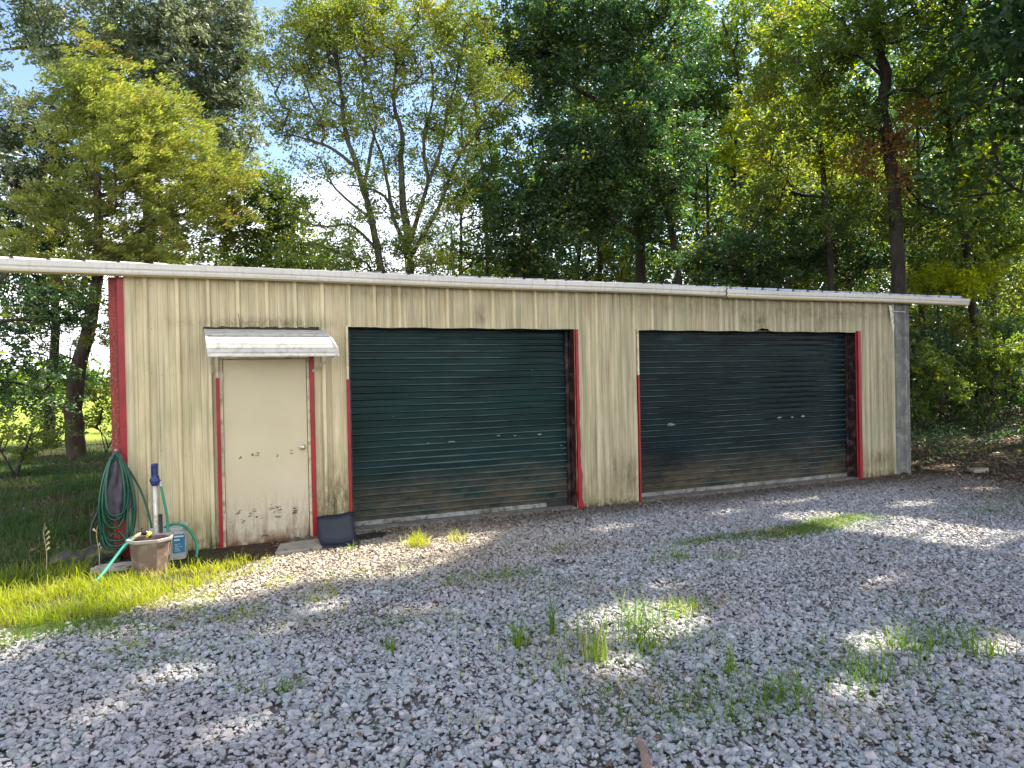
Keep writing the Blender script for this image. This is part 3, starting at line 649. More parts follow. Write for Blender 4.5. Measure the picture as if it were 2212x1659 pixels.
# pump pole standing in the tub
pole = empty('hand_pump', (.10, -.66, .03), 'white pump pole with blue head standing upright in the taupe tub', 'pump')
q = MB(); q.tube([(.105, -.62, .04), (.098, -.60, .84)], .021, 14); q.build('pipe', M['pvc'], pole, smooth=True)
q = MB(); q.lathe([(.028, .80), (.040, .815), (.044, .85), (.040, .885), (.030, .905), (.030, .985), (.033, .99), (.033, 1.015), (.026, 1.02)], (.1, -.60, 0), 14); q.tube([(.10, -.60, .86), (.06, -.62, .85)], .020, 10); q.tube([(.10, -.60, .87), (.145, -.60, .835)], .020, 10); q.box(.068, .076, -.625, -.585, .90, 1.0); q.build('pump_head', M['blue'], pole, smooth=False, bevel=.002)
q = MB(); q.tube([(.146, -.625, .04), (.142, -.618, .515)], .017, 10); q.build('sleeve', M['black'], pole, smooth=True)
q = MB()
for zz in (.26, .41): q.tube([(.105+.032*math.cos(a), -.62+.032*math.sin(a), zz+.004*math.sin(a*2)) for a in np.linspace(0, 2*math.pi, 17)]+[(.165, -.62, zz+.01)], .002, 5)
q.build('wire_tie', M['pvc'], pole)
q = MB(); q.tube([(.143, -.60, .85), (.152, -.605, .79)], .015, 10); q.build('coupling', M['steel'], pole)
q = MB(); q.tube(spline([(.151, -.605, .80), (.170, -.612, .68), (.196, -.62, .52), (.205, -.63, .36), (.195, -.64, .2), (.17, -.65, .06)], 8), .0125, 10); q.build('hose', M['hose_mid'], pole, smooth=True)
# second pale hose with spray nozzle resting on the tub rim
nh = empty('spray_nozzle', (-.1, -.82, .33), 'black and yellow hose nozzle on a mint green hose resting on the tub rim', 'hose nozzle')
q = MB(); q.tube(spline([(-.075, -.84, .345), (-.15, -.88, .285), (-.24, -.93, .17), (-.31, -.98, .08), (-.37, -1.02, .015)], 8), .0135, 10); q.build('hose', M['hose_light'], nh, smooth=True)
q = MB(); q.tube([(-.085, -.84, .342), (-.01, -.80, .382)], [.017, .014], 10); q.build('grip', M['straw'], nh, smooth=True)
q = MB(); q.tube([(-.01, -.80, .385), (.025, -.79, .380), (.045, -.792, .363)], [.020, .026, .024], 12); q.tube([(.0, -.80, .397), (-.05, -.815, .412)], .006, 6); q.tube([(-.02, -.79, .397), (-.005, -.79, .427)], .008, 6); q.build('nozzle_body', M['black'], nh, smooth=False)
q = MB(); q.tube([(.040, -.792, .368), (.062, -.795, .350)], [.030, .032], 14); q.build('collar', M['yellow'], nh, smooth=False)
q = MB(); q.tube([(.062, -.795, .349), (.074, -.797, .339)], [.026, .022], 14); q.build('tip', M['black'], nh)
# white pail behind the tub
PL = (.20, -.30); pail = empty('plastic_pail', (*PL, 0), 'white square plastic pail with a blue label behind the taupe tub', 'pail')
q = MB(); loft([(.155, .120, .03, .0), (.165, .130, .032, .30)], PL, q, -.05); q.build('pail_body', M['jug'], pail, bevel=.006)
q = MB(); loft([(.170, .135, .034, .30), (.174, .139, .036, .33), (.166, .131, .034, .336)], PL, q, -.05); q.build('lid', M['jug'], pail, bevel=.004)
q = MB(); q.box(.235, .345, -.4405, -.436, .075, .265); lb = q.build('label', M['label'], pail)
q = MB(); rg = random.Random(9)
q.box(.245, .335, -.4425, -.441, .235, .25); q.box(.245, .30, -.4425, -.441, .20, .215)
for k in range(6): q.box(.25, .25+rg.uniform(.03, .08), -.4425, -.441, .092+k*.014, .096+k*.014)
q.build('print', M['labelwhite'], lb)
gh = MB(); gh.tube(spline([(.16, -.42, .345), (.24, -.46, .375), (.33, -.47, .36), (.41, -.46, .27), (.46, -.47, .13), (.45, -.5, .02)], 8), .0145, 10)
tag(gh.build('hose_loop', M['hose_mid'], smooth=True), 'bright green hose arching over the white pail to the ground', 'hose')
# flat stones, the mossy boulder
def rock(name, c, s, m, seed, label, cat='rock', rz=0.0):
    r = np.random.default_rng(seed); bm = bmesh.new(); bmesh.ops.create_icosphere(bm, subdivisions=3, radius=1)
    dr = r.normal(size=(9, 3)); am = r.uniform(.06, .16, 9)
    for v_ in bm.verts:
        p = np.array(v_.co); k = 1+sum(a*math.sin(3*float(d@p)) for a, d in zip(am, dr)); q_ = np.clip(p*k, -.85, .85)*s
        v_.co = (q_[0]*math.cos(rz)-q_[1]*math.sin(rz), q_[0]*math.sin(rz)+q_[1]*math.cos(rz), q_[2])
    me = bpy.data.meshes.new(name); bm.to_mesh(me); bm.free(); me.materials.append(m)
    o = bpy.data.objects.new(name, me); col.objects.link(o); o.location = c; return tag(o, label, cat)
rock('boulder', (-.60, -.05, .02), (.36, .24, .14), M['rock'], 3, 'low mossy boulder half sunk in the shaded grass', rz=.2)
rock('flat_stone', (-.24, -.48, .012), (.20, .12, .035), M['palestone'], 6, 'pale flat stone under the hanging hose coil', 'stone', .1)
rock('small_stone', (-.42, -.55, .015), (.07, .06, .04), M['palestone'], 8, 'small pinkish stone beside the end of the green hose', 'stone')
q = MB(); q.prism([(1.20, -.70), (1.74, -.68), (1.80, -.42), (1.70, -.24), (1.28, -.30)], -.03, .028); tag(q.build('concrete_slab', M['concrete_light'], bevel=.01), 'worn tan concrete step slab in front of the beige door', 'slab')
# dark rubber sheet propped against the wall
def rubber():
    pr = [(0.0, .30), (-.03, .24), (-.075, .16), (-.12, .09), (-.15, .03), (-.20, .020), (-.30, .018)]
    v = []; f = []
    for k, (dy, z) in enumerate(pr):
        for i_ in range(8):
            u = i_/7; v.append((1.66+.40*u+(.02 if k > 3 else 0), -.42+dy-.03*u+.01*math.sin(u*6+k), max(.016, z*(1+.10*u))+.006*math.sin(u*9)))
    for k in range(len(pr)-1):
        for i_ in range(7): a = k*8+i_; f.append((a, a+1, a+9, a+8))
    o = raw('rubber_sheet', v, f, M['mat'], smooth=True); s = o.modifiers.new('solid', 'SOLIDIFY'); s.thickness = .008; return o
tag(rubber(), 'dark navy rubber sheet propped against the wall beside the beige door', 'rubber sheet')
q = MB(); q.prism([(2.02, -.52), (2.40, -.44), (2.46, -.30), (2.36, -.22), (2.05, -.28)], .012, .026); tag(q.build('rubber_mat', M['black'], bevel=.004), 'black rubber mat lying flat at the foot of the first roller door', 'mat')
q = MB(); q.tube(spline([(2.40, -5.70, .022), (2.47, -5.60, .03), (2.52, -5.50, .035), (2.545, -5.42, .04)], 5), [.022, .023, .022, .021, .022, .023, .021, .020, .020, .018, .019, .018, .016, .015, .013, .010], 9)
tag(q.build('broken_stick', M['stick'], smooth=False), 'short broken stick lying on the gravel close to the camera', 'stick')
q = MB(); q.add([(12.6, -.5, .05), (12.85, -.6, .09), (12.95, -.40, .07), (12.75, -.28, .05), (12.6, -.5, .0), (12.85, -.6, .0), (12.95, -.40, .0), (12.75, -.28, .0)], [(0, 1, 2, 3), (7, 6, 5, 4), (0, 4, 5, 1), (1, 5, 6, 2), (2, 6, 7, 3), (3, 7, 4, 0)])
tag(q.build('bark_slab', M['concrete_light'], bevel=.01), 'tan slab of broken wood on the leaf litter past the shed', 'wood piece')

# ------------------------------------------------------------------ where sunlight must reach the ground between the crowns
LIT = [np.array([(-6, -.1), (-.2, -.72), (1.3, -.62), (3.3, -.48), (3.75, -.85), (3.1, -1.6), (2.3, -2.15), (1.3, -1.9), (.7, -2.25), (-.3, -1.8), (-.9, -2.25), (-6, -2.6)])]
LIT += [np.array([(6.9, -1.55), (7.8, -1.6), (8.4, -2.4), (8.6, -3.2), (9.4, -4.6), (7.8, -4.6), (7.3, -3.3), (7.0, -2.4)]), np.array([(-6, 1.0), (-1.5, 1.4), (-2.2, 3.5), (-6, 5)])]
DISC = [(5.03, -1.28, .40, .16), (8.0, -1.0, .55, .14), (6.7, -1.2, .3, .13), (3.5, -4.0, .55, .35), (2.9, -4.6, .25, .18), (4.65, -5.05, .28, .2), (5.9, -4.2, .3, .2), (.45, -3.5, .22, .14), (2.0, -3.0, .2, .1),
        (.7, -4.4, .2, .1), (3.9, -5.5, .2, .18), (1.5, -2.6, .2, .12), (9.2, -1.9, .5, .2), (4.2, -3.4, .2, .15), (11, -1.6, .4, .2), (13.2, .9, .7, .2), (5.3, -5.4, .25, .15), (1.0, -3.0, .15, .12)]
def in_poly(x, y, poly):
    c = np.zeros(len(x), bool); n = len(poly)
    for i in range(n):
        x1, y1 = poly[i]; x2, y2 = poly[i-1]
        k = ((y1 > y) != (y2 > y)) & (x < (x2-x1)*(y-y1)/((y2-y1) if y2 != y1 else 1e-9)+x1); c ^= k
    return c
def lit(C):
    t = C[:, 2]/SUN[2]; x = C[:, 0]-SUN[0]*t; y = C[:, 1]-SUN[1]*t; wob = vnoise(x, y, 7, 2)*.07; c = np.zeros(len(x), bool)
    for p in LIT: c |= in_poly(x+wob, y+wob, p)
    for a, b, rx, ry in DISC: c |= ((x-a+wob)/(rx*1.15))**2+((y-b+wob)/(ry*1.2))**2+vnoise(x, y, 11, 5)*.6 < 1
    return c

# ------------------------------------------------------------------ trees
class Tree:
    def __init__(s, seed): s.rg = np.random.default_rng(seed); s.nodes = []; s.par = []; s.rad = []; s.fixed = []
    def stem(s, pts, r0, r1, frm=None):
        pts = np.array(spline(pts, 5)); n = len(pts)
        pts[1:-1] += s.rg.normal(0, .05*r0+.004, (n-2, 3))*[1, 1, .2]
        last = -1 if frm is None else frm
        for k, p in enumerate(pts):
            s.nodes.append(p); s.par.append(last); s.rad.append(r0+(r1-r0)*k/(n-1)); s.fixed.append(True); last = len(s.nodes)-1
        return last
    def nearest(s, p): return int(np.argmin(np.linalg.norm(np.array(s.nodes)-p, axis=1)))
    def grow(s, C):
        """join every leaf cluster to the nearest suitable wood"""
        N = np.array(s.nodes); C = np.asarray(C); nf = len(N)
        dist = np.min(np.linalg.norm(C[:, None, :]-N[None], axis=2), axis=1)
        for ci in np.argsort(dist):
            c = C[ci]; A = np.array(s.nodes); d = A-c; e = np.linalg.norm(d, axis=1)+1.6*np.maximum(0, d[:, 2]+.15)
            hz = np.hypot(d[:, 0], d[:, 1]); e = e+.8*np.maximum(0, .45*hz+d[:, 2])
            j = int(np.argmin(e)); a = A[j]; n = max(2, int(np.linalg.norm(c-a)/.45)); last = j; bow = .14*np.linalg.norm(c-a)
            for k in range(1, n+1):
                t = k/n; p = a+(c-a)*t+np.array([0, 0, -bow*math.sin(math.pi*t)*.5])+s.rg.normal(0, .05, 3)*(t < 1)
                s.nodes.append(p); s.par.append(last); s.rad.append(0); s.fixed.append(False); last = len(s.nodes)-1
        cnt = np.ones(len(s.nodes))
        for k in range(len(s.nodes)-1, -1, -1):
            if s.par[k] >= 0: cnt[s.par[k]] += cnt[k]
        for k in range(len(s.nodes)):
            if not s.fixed[k]: s.rad[k] = .0058*cnt[k]**.52
    def wood(s, n=6):
        A = np.array(s.nodes); par = np.array(s.par); rad = np.array(s.rad); k = np.where(par >= 0)[0]
        a = A[par[k]]; b = A[k]; ra = np.where(np.array(s.fixed)[k], rad[par[k]], np.minimum(rad[par[k]], rad[k]*1.35)); rb = rad[k]
        t = b-a; ln = np.linalg.norm(t, axis=1); ok = (ln > 1e-5) & ~(lit(b) & (rb < .022)); a, b, ra, rb, t, ln = a[ok], b[ok], ra[ok], rb[ok], t[ok], ln[ok]; t = t/ln[:, None]
        b = b+t*(rb*.22)[:, None]; a = a-t*(ra*.22)[:, None]
        ref = np.where(np.abs(t[:, 2:3]) < .95, np.array([[0, 0, 1.]]), np.array([[1., 0, 0]])); u = np.cross(t, ref); u /= np.linalg.norm(u, axis=1)[:, None]; v = np.cross(t, u)
        an = np.arange(n)*2*np.pi/n; ring = u[:, None, :]*np.cos(an)[None, :, None]+v[:, None, :]*np.sin(an)[None, :, None]
        V = np.concatenate([a[:, None]+ring*ra[:, None, None], b[:, None]+ring*rb[:, None, None]], 1)
        base = (np.arange(len(a))*2*n)[:, None]; i_ = np.arange(n)[None]; j_ = (i_+1) % n
        F = np.stack([base+i_, base+j_, base+n+j_, base+n+i_], -1).reshape(-1, 4)
        return V.reshape(-1, 3), F

def leafmesh(C, size, ratio, rg, out_dir=None, droop=0.0, nb=None):
    """one folded blade per centre in C"""
    N = len(C); ax = rg.normal(size=(N, 3)); ax[:, 2] = ax[:, 2]*.6-droop
    if out_dir is not None: ax = ax*.45+out_dir
    ax /= np.linalg.norm(ax, axis=1)[:, None]
    nr = rg.normal(size=(N, 3))+np.array([0, 0, 1.1]) if nb is None else rg.normal(size=(N, 3))*.55+nb; sd = np.cross(ax, nr); sd /= np.linalg.norm(sd, axis=1)[:, None]; up = np.cross(sd, ax)
    L_ = size*rg.uniform(.65, 1.3, N)[:, None]; W = L_*ratio
    V = np.stack([C-ax*L_*.5, C+sd*W*.5+up*W*.14, C+ax*L_*.5, C-sd*W*.5+up*W*.14], 1).reshape(-1, 3)
    b = np.arange(N)*4; F = np.concatenate([np.stack([b, b+1, b+2], 1), np.stack([b, b+2, b+3], 1)]); return V, F

def ell(rg, blobs):
    """cluster centres: shell-weighted points of each ellipsoid"""
    o = []
    for c, r, n in blobs:
        p = rg.normal(size=(n, 3)); p /= np.linalg.norm(p, axis=1)[:, None]; p *= rg.uniform(.25, 1, (n, 1))**.55; o.append(np.array(c)+p*np.array(r))
    return np.concatenate(o)
TREES = []
def tree(name, label, cat, stems, blobs, lm, bm='bark', nl=70, size=.085, ratio=.5, sp=.30, seed=1, cedar=False, group=None, extra=None, dens=1.45):
    t = Tree(seed); rg = t.rg; first = None
    for st in stems:
        pts, r0, r1 = st[:3]; frm = None
        if first is not None and len(st) > 3: frm = t.nearest(np.array(pts[0]))
        e = t.stem(pts, r0, r1, frm); first = e if first is None else first
    C = ell(rg, blobs); C = C[C[:, 2] > .5]; t.grow(C)
    if not cedar and (lm in ('leaf_dark', 'leaf_mid', 'leaf_silver') or size > .11): size *= 1.22; nl *= .74
    base = np.array(stems[0][0][0]); root = empty(name, tuple(base), label, cat, group)
    V, F = t.wood(); tr = raw('trunk', V, F, M[bm], root, smooth=True)
    nl = nl*(1.0 if cedar else dens); k = np.maximum(8, (nl*rg.uniform(.45, 1.5, len(C))).astype(int)); idx = np.repeat(np.arange(len(C)), k)
    if cedar:
        so_ = rg.normal(size=(len(C), 7, 3))*np.array([sp*1.6, sp*1.6, sp*1.1]); off = so_[idx, rg.integers(0, 7, len(idx))]+rg.normal(size=(len(idx), 3))*np.array([.085, .085, .05]); axis = np.array([base[0], base[1]])
        o2 = np.zeros((len(idx), 3)); o2[:, :2] = C[idx][:, :2]-axis; o2 /= np.linalg.norm(o2, axis=1)[:, None]+1e-6; o2[:, 2] = .55
        L_ = C[idx]+off; keep = ~lit(L_); V, F = leafmesh(L_[keep], size, ratio, rg, o2[keep])
    else:
        sub = 7; so_ = rg.normal(size=(len(C), sub, 3))*sp; which = rg.integers(0, sub, len(idx))
        L_ = C[idx]+so_[idx, which]*[1, 1, .7]+rg.normal(size=(len(idx), 3))*sp*.33*np.array([1, 1, .8])
        nb = rg.normal(size=(len(C), sub, 3))*.8+np.array([0, 0, .9]); nb = nb[idx, which]
        keep = ~lit(L_); L_ = L_[keep]; V, F = leafmesh(L_, size, ratio, rg, None, .25, nb[keep])
    raw('crown', V, F, M[lm], root)
    if extra:  # extra leaves: dead brown ones, and bright sprays painting in sunlit pockets
        C2 = ell(rg, extra[0]); L2 = np.repeat(C2, extra[2], 0)+rg.normal(size=(len(C2)*extra[2], 3))*.16; V, F = leafmesh(L2, size*1.1, ratio, rg, None, .5); raw('dead_or_sunlit_foliage', V, F, M[extra[1]], root)
    TREES.append(root); return root
def B(px, py, Y, rx, n, ry=None, rz=None, rd=None):
    """a blob round a pixel of the photograph at depth plane Y; radii in frame pixels become metres"""
    c = P(px, py, Y); m = np.linalg.norm(c-CAM)/FPX; return (c, (rx*m*1.05, (rd or rx)*m, (rz or ry or rx)*m), int(n*1.3) if px > 1040 else n)

def gp(px, Y, z=-.05):                  # foot of a trunk: the column px at depth Y, at ground height
    p = P(px, 850, Y); return (p[0], Y, z)
def S_(Y, pts, foot=None):
    o = [tuple(P(a, b, Y if len(q) == 0 else q[0])) for a, b, *q in pts]
    return ([gp(foot, Y)] if foot else [])+o

# red cedar on the left, with its heavy dark trunk
tree('cedar_tree', 'yellow-green cedar with a thick dark trunk beyond the red corner column', 'tree',
     [(S_(12.6, [(160, 860), (180, 760), (205, 640), (212, 560), (210, 420), (205, 280), (207, 150)], 162), .25, .03),
      (S_(12.6, [(200, 660), (120, 600), (40, 560), (-40, 545)]), .09, .03, 1), (S_(12.4, [(205, 600), (300, 500), (400, 430), (480, 400)]), .08, .02, 1)],
     [B(207, 150, 12.6, 18, 10, 40), B(190, 215, 12.6, 45, 14, 30), B(155, 250, 12.6, 35, 12, 30), B(260, 270, 12.6, 70, 24, 40), B(330, 250, 12.4, 60, 20, 35), B(230, 350, 12.5, 80, 30, 50), B(330, 340, 12.3, 90, 30, 50),
      B(420, 320, 12.4, 75, 24, 50), B(470, 400, 12.4, 65, 24, 50), B(380, 430, 12.3, 80, 24, 45), B(280, 470, 12.3, 70, 26, 50), B(460, 480, 12.6, 60, 16, 40), B(250, 545, 12.2, 60, 18, 25), B(330, 560, 12.2, 70, 16, 18), B(120, 440, 12.8, 60, 14, 40),
      B(80, 540, 13, 80, 14, 30), B(140, 640, 12.8, 70, 9, 30), B(50, 700, 12.8, 60, 7, 30), B(210, 690, 12.4, 40, 6, 30)],
     'cedar', 'bark_red', nl=330, size=.115, ratio=.27, sp=.24, seed=11, cedar=True)
tree('broadleaf_tree', 'tall pale-leaved tree rising above and behind the cedar', 'tree', [(S_(17, [(330, 700), (320, 400), (335, 150), (350, -40)], 330), .26, .06), (S_(17, [(320, 420), (430, 250), (500, 160)]), .10, .03, 1), (S_(17, [(330, 300), (200, 120), (90, 100), (-10, 110)]), .09, .03, 1)],
     [B(40, 20, 17, 80, 14, 50), B(200, 30, 17, 90, 26, 60), B(330, 70, 17, 100, 38, 80), B(430, 40, 17, 80, 30, 60), B(450, 150, 17, 85, 34, 60), B(370, 190, 17, 90, 34, 60), B(480, 240, 17, 60, 20, 50), B(500, 300, 17.2, 50, 14, 40), B(270, 140, 17, 70, 26, 60), B(230, 230, 17.5, 60, 18, 40), B(520, 110, 17, 40, 7, 50), B(120, 90, 17, 80, 20, 60), B(180, 160, 17, 60, 14, 50), B(500, 60, 17, 60, 16, 60), B(520, 190, 17, 35, 8, 40), B(500, 380, 17.5, 60, 12, 50), B(430, 480, 17.5, 80, 14, 50), B(420, 560, 17.5, 90, 14, 30), B(330, -60, 17, 200, 30, 50)],
     'leaf_silver', 'bark_grey', nl=115, size=.14, ratio=.42, sp=.34, seed=12)
tree('broadleaf_tree', 'dense silvery-leaved tree at the far left edge beside the cedar', 'tree', [(S_(15, [(-60, 700), (-30, 450), (10, 280)], -80), .2, .05)],
     [B(30, 250, 15, 80, 26, 50), B(100, 300, 15, 60, 18, 45), B(20, 360, 15, 80, 24, 50), B(110, 400, 15, 60, 16, 40), B(-20, 460, 15, 90, 20, 50)], 'leaf_silver', 'bark_grey', nl=110, size=.13, ratio=.42, sp=.3, seed=13)
tree('broadleaf_tree', 'dark shaded tree between the cedar and the silvery tree', 'tree', [(S_(16, [(120, 700), (110, 500), (130, 380)], 100), .16, .05), (S_(16, [(112, 600), (30, 520), (-20, 470)]), .08, .03, 1)],
     [B(150, 400, 16, 80, 22, 60), B(60, 480, 16, 100, 26, 60), B(170, 520, 16, 80, 22, 50), B(30, 590, 16, 80, 16, 50), B(130, 620, 16, 80, 14, 40), B(20, 700, 16, 70, 8, 40), B(120, 800, 16, 70, 5, 30)], 'leaf_dark', 'bark', nl=105, size=.12, sp=.34, seed=14)
tree('broadleaf_tree', 'small rounded green tree just right of the cedar crown', 'tree', [(S_(13, [(590, 760), (585, 600), (580, 480), (590, 400)], 590), .13, .04)],
     [B(575, 400, 13, 40, 12, 35), B(610, 450, 13, 55, 20, 40), B(560, 480, 13, 60, 22, 50), B(640, 510, 13, 45, 13, 40), B(590, 560, 13, 70, 22, 40), B(660, 580, 13, 40, 9, 30), B(510, 560, 13.4, 60, 14, 40)], 'leaf_mid', 'bark', nl=100, size=.10, sp=.27, seed=15)
tree('broadleaf_tree', 'dark shaded tree whose low boughs hang under the gutter at the left edge', 'tree', [(S_(10.5, [(-30, 760), (-20, 650), (30, 560)], -40), .12, .04), (S_(10.5, [(-22, 700), (60, 690), (130, 720)]), .05, .015, 1), (S_(10.5, [(-25, 820), (50, 830), (110, 860)]), .04, .015, 1)],
     [B(40, 640, 10.5, 60, 12, 30), B(120, 680, 10.5, 60, 12, 40), B(30, 740, 10.5, 50, 8, 30), B(90, 790, 10.5, 55, 9, 30), B(30, 850, 10.5, 50, 7, 30), B(190, 640, 11, 40, 6, 30), B(120, 860, 10.5, 40, 4, 25), B(-30, 800, 10.5, 50, 8, 40), B(180, 750, 13.5, 45, 5, 40)], 'leaf_dark', 'bark', nl=95, size=.08, sp=.22, seed=16)
# the airy trees in the middle
tree('slender_tree', 'slender dark-stemmed tree leaning left above the beige door end of the shed', 'tree',
     [(S_(10, [(830, 700), (822, 590), (808, 500), (788, 420), (768, 350), (745, 280), (738, 200), (725, 110), (700, 20)], 838), .125, .03),
      (S_(10, [(785, 410), (800, 330), (812, 260), (800, 190)]), .06, .02, 1), (S_(10, [(768, 360), (715, 320), (660, 300), (610, 285)]), .05, .015, 1), (S_(10, [(815, 540), (760, 488), (700, 490), (650, 478)]), .05, .015, 1), (S_(10, [(800, 470), (760, 440), (720, 400), (690, 340)]), .045, .015, 1)],
     [B(640, 70, 10, 75, 30, 60), B(720, 30, 10, 80, 34, 60), B(700, 130, 10, 75, 26, 50), B(620, 160, 10, 55, 15, 45), B(640, 260, 10, 70, 17, 35), B(720, 230, 10, 60, 14, 50), B(770, 130, 10, 60, 16, 50), B(690, 350, 10, 50, 8, 50), B(780, 300, 10, 50, 8, 40), B(690, 470, 10, 60, 5, 30), B(730, 545, 10, 60, 6, 30), B(590, 240, 10, 30, 7, 20), B(640, 400, 10, 45, 6, 45), B(780, 400, 10, 55, 9, 50), B(780, 500, 10, 50, 7, 50), B(640, 540, 10, 45, 6, 35), B(760, 575, 10, 60, 7, 18), B(800, 220, 10, 50, 10, 50)],
     'leaf_yellow', 'bark_grey', nl=105, size=.082, sp=.25, seed=21)
tree('multi_stemmed_tree', 'airy yellow-topped tree with a thick short trunk fanning into many grey stems', 'tree',
     [(S_(10.4, [(887, 700), (884, 600), (880, 520), (872, 440), (866, 360), (868, 290), (850, 210), (858, 100)], 888), .17, .03),
      (S_(10.4, [(882, 530), (905, 460), (925, 395), (950, 330), (965, 250), (990, 150), (1005, 60)]), .075, .02, 1), (S_(10.4, [(884, 560), (930, 480), (955, 430), (985, 350), (1030, 285), (1080, 225), (1125, 180)]), .075, .015, 1),
      (S_(10.4, [(880, 540), (850, 470), (838, 400), (822, 330), (790, 240), (780, 140)]), .065, .02, 1), (S_(10.4, [(925, 395), (915, 300), (935, 210), (930, 120)]), .055, .02, 1), (S_(10.4, [(862, 470), (830, 425), (790, 405), (755, 400)]), .05, .015, 1), (S_(10.4, [(1000, 330), (1000, 240), (1040, 160)]), .045, .015, 1)],
     [B(800, 40, 10.4, 90, 38, 60), B(900, 30, 10.4, 90, 40, 60), B(990, 50, 10.4, 75, 30, 60), B(840, 130, 10.4, 80, 26, 45), B(940, 140, 10.4, 75, 24, 50), B(1030, 140, 10.4, 60, 16, 45), B(1000, 220, 10.4, 60, 13, 40), B(900, 230, 10.4, 80, 15, 40), B(1080, 200, 10.4, 50, 9, 35), B(960, 300, 10.4, 55, 8, 40),
      B(840, 320, 10.4, 50, 8, 50), B(870, 530, 10.0, 38, 12, 28), B(920, 420, 10.4, 45, 6, 50), B(970, 440, 10.4, 50, 7, 40), B(830, 230, 10.4, 60, 9, 40), B(900, 340, 10.4, 60, 10, 50), B(990, 360, 10.4, 50, 9, 50), B(930, 500, 10.4, 50, 8, 45), B(850, 430, 10.4, 50, 8, 40), B(940, 570, 10.4, 60, 9, 22), B(860, 575, 10.2, 40, 6, 20)],
     'leaf_yellow', 'bark_grey', nl=110, size=.082, sp=.25, seed=22)
tree('broadleaf_tree', 'loose pale green tree low beyond the slender leaning tree', 'tree', [(S_(24, [(660, 760), (655, 600), (650, 520)], 660), .13, .05), (S_(24, [(657, 620), (720, 560), (780, 550)]), .06, .02, 1)],
     [B(620, 520, 24, 45, 8, 35), B(680, 550, 24, 50, 9, 30), B(740, 560, 24, 50, 9, 25), B(650, 590, 24, 50, 8, 20), B(790, 580, 24, 40, 6, 20), B(700, 500, 24, 30, 3, 20), B(560, 570, 24, 40, 6, 25)], 'leaf_mid', 'bark_grey', nl=80, size=.15, sp=.5, seed=25)
tree('broadleaf_tree', 'loose pale green tree low beyond the thick trunk of the fanned tree', 'tree', [(S_(25, [(985, 760), (980, 600), (975, 500)], 985), .13, .05)],
     [B(960, 520, 25, 50, 8, 35), B(1000, 570, 25, 50, 9, 30), B(930, 590, 25, 50, 7, 20), B(1040, 530, 25, 45, 8, 40), B(1080, 580, 25, 50, 8, 30)], 'leaf_mid', 'bark_grey', nl=80, size=.15, sp=.5, seed=26)
tree('sapling', 'thin straight sapling with dull bronze leaves right of the fanned tree', 'sapling', [(S_(12, [(998, 760), (995, 590), (998, 450), (1010, 330)], 998), .09, .02)],
     [B(1060, 330, 12, 60, 17, 60), B(1090, 270, 12, 60, 17, 40), B(1000, 420, 12, 60, 12, 50), B(1050, 440, 12, 60, 16, 50), B(960, 520, 12, 70, 11, 50), B(1000, 560, 12, 60, 9, 30)], 'leaf_mid', 'bark', nl=100, size=.085, sp=.27, seed=23)
tree('shade_tree', 'low dark bushy tree behind the roof near the first roller door', 'tree', [(S_(11, [(1130, 740), (1125, 600), (1130, 480), (1150, 400)], 1130), .12, .04)],
     [B(1130, 420, 11, 70, 24, 60), B(1110, 520, 11, 70, 26, 60), B(1180, 480, 11, 70, 24, 60), B(1150, 580, 11, 60, 16, 30), B(1190, 380, 11, 60, 18, 50)], 'leaf_dark', 'bark', nl=115, size=.11, sp=.3, seed=24)
# big dark woods behind the shed
tree('oak_tree', 'tall dark oak whose upper limbs reach out over the gap of blue sky', 'tree',
     [(S_(13, [(1388, 720), (1385, 600), (1378, 450), (1350, 280), (1330, 120), (1320, -40)], 1390), .24, .06), (S_(13, [(1345, 250), (1260, 200), (1180, 160), (1100, 110)]), .10, .02, 1), (S_(13, [(1340, 200), (1420, 100), (1480, 20)]), .09, .03, 1)],
     [B(1080, 70, 13, 45, 14, 60), B(1140, 80, 13, 60, 26, 60), B(1210, 50, 13, 75, 34, 60), B(1120, 140, 13, 60, 16, 40), B(1220, 150, 13, 70, 24, 50), B(1310, 60, 13, 85, 34, 70), B(1420, 60, 13, 85, 34, 70), B(1340, 170, 13, 75, 24, 60), B(1450, 160, 13, 75, 24, 60), B(1180, 210, 13, 50, 9, 30), B(1290, -40, 13, 200, 44, 50)],
     'leaf_dark', 'bark', nl=125, size=.13, ratio=.42, sp=.34, seed=31)
tree('oak_tree', 'broad blue-green oak filling the middle of the woods above the far roller door', 'tree',
     [(S_(11.5, [(1470, 740), (1465, 590), (1440, 450), (1400, 330), (1370, 230)], 1475), .17, .05), (S_(11.5, [(1440, 450), (1330, 400), (1250, 330)]), .08, .02, 1)],
     [B(1340, 300, 11.5, 95, 38, 80), B(1260, 370, 11.5, 85, 34, 60), B(1400, 390, 11.5, 90, 36, 70), B(1320, 450, 11.5, 85, 30, 60), B(1220, 300, 11.5, 65, 22, 50), B(1460, 310, 11.5, 80, 28, 60), B(1420, 480, 11.5, 60, 14, 40), B(1250, 460, 11.5, 60, 14, 40), B(1380, 210, 11.5, 75, 26, 50)],
     'leaf_dark', 'bark', nl=125, size=.12, ratio=.42, sp=.32, seed=32)
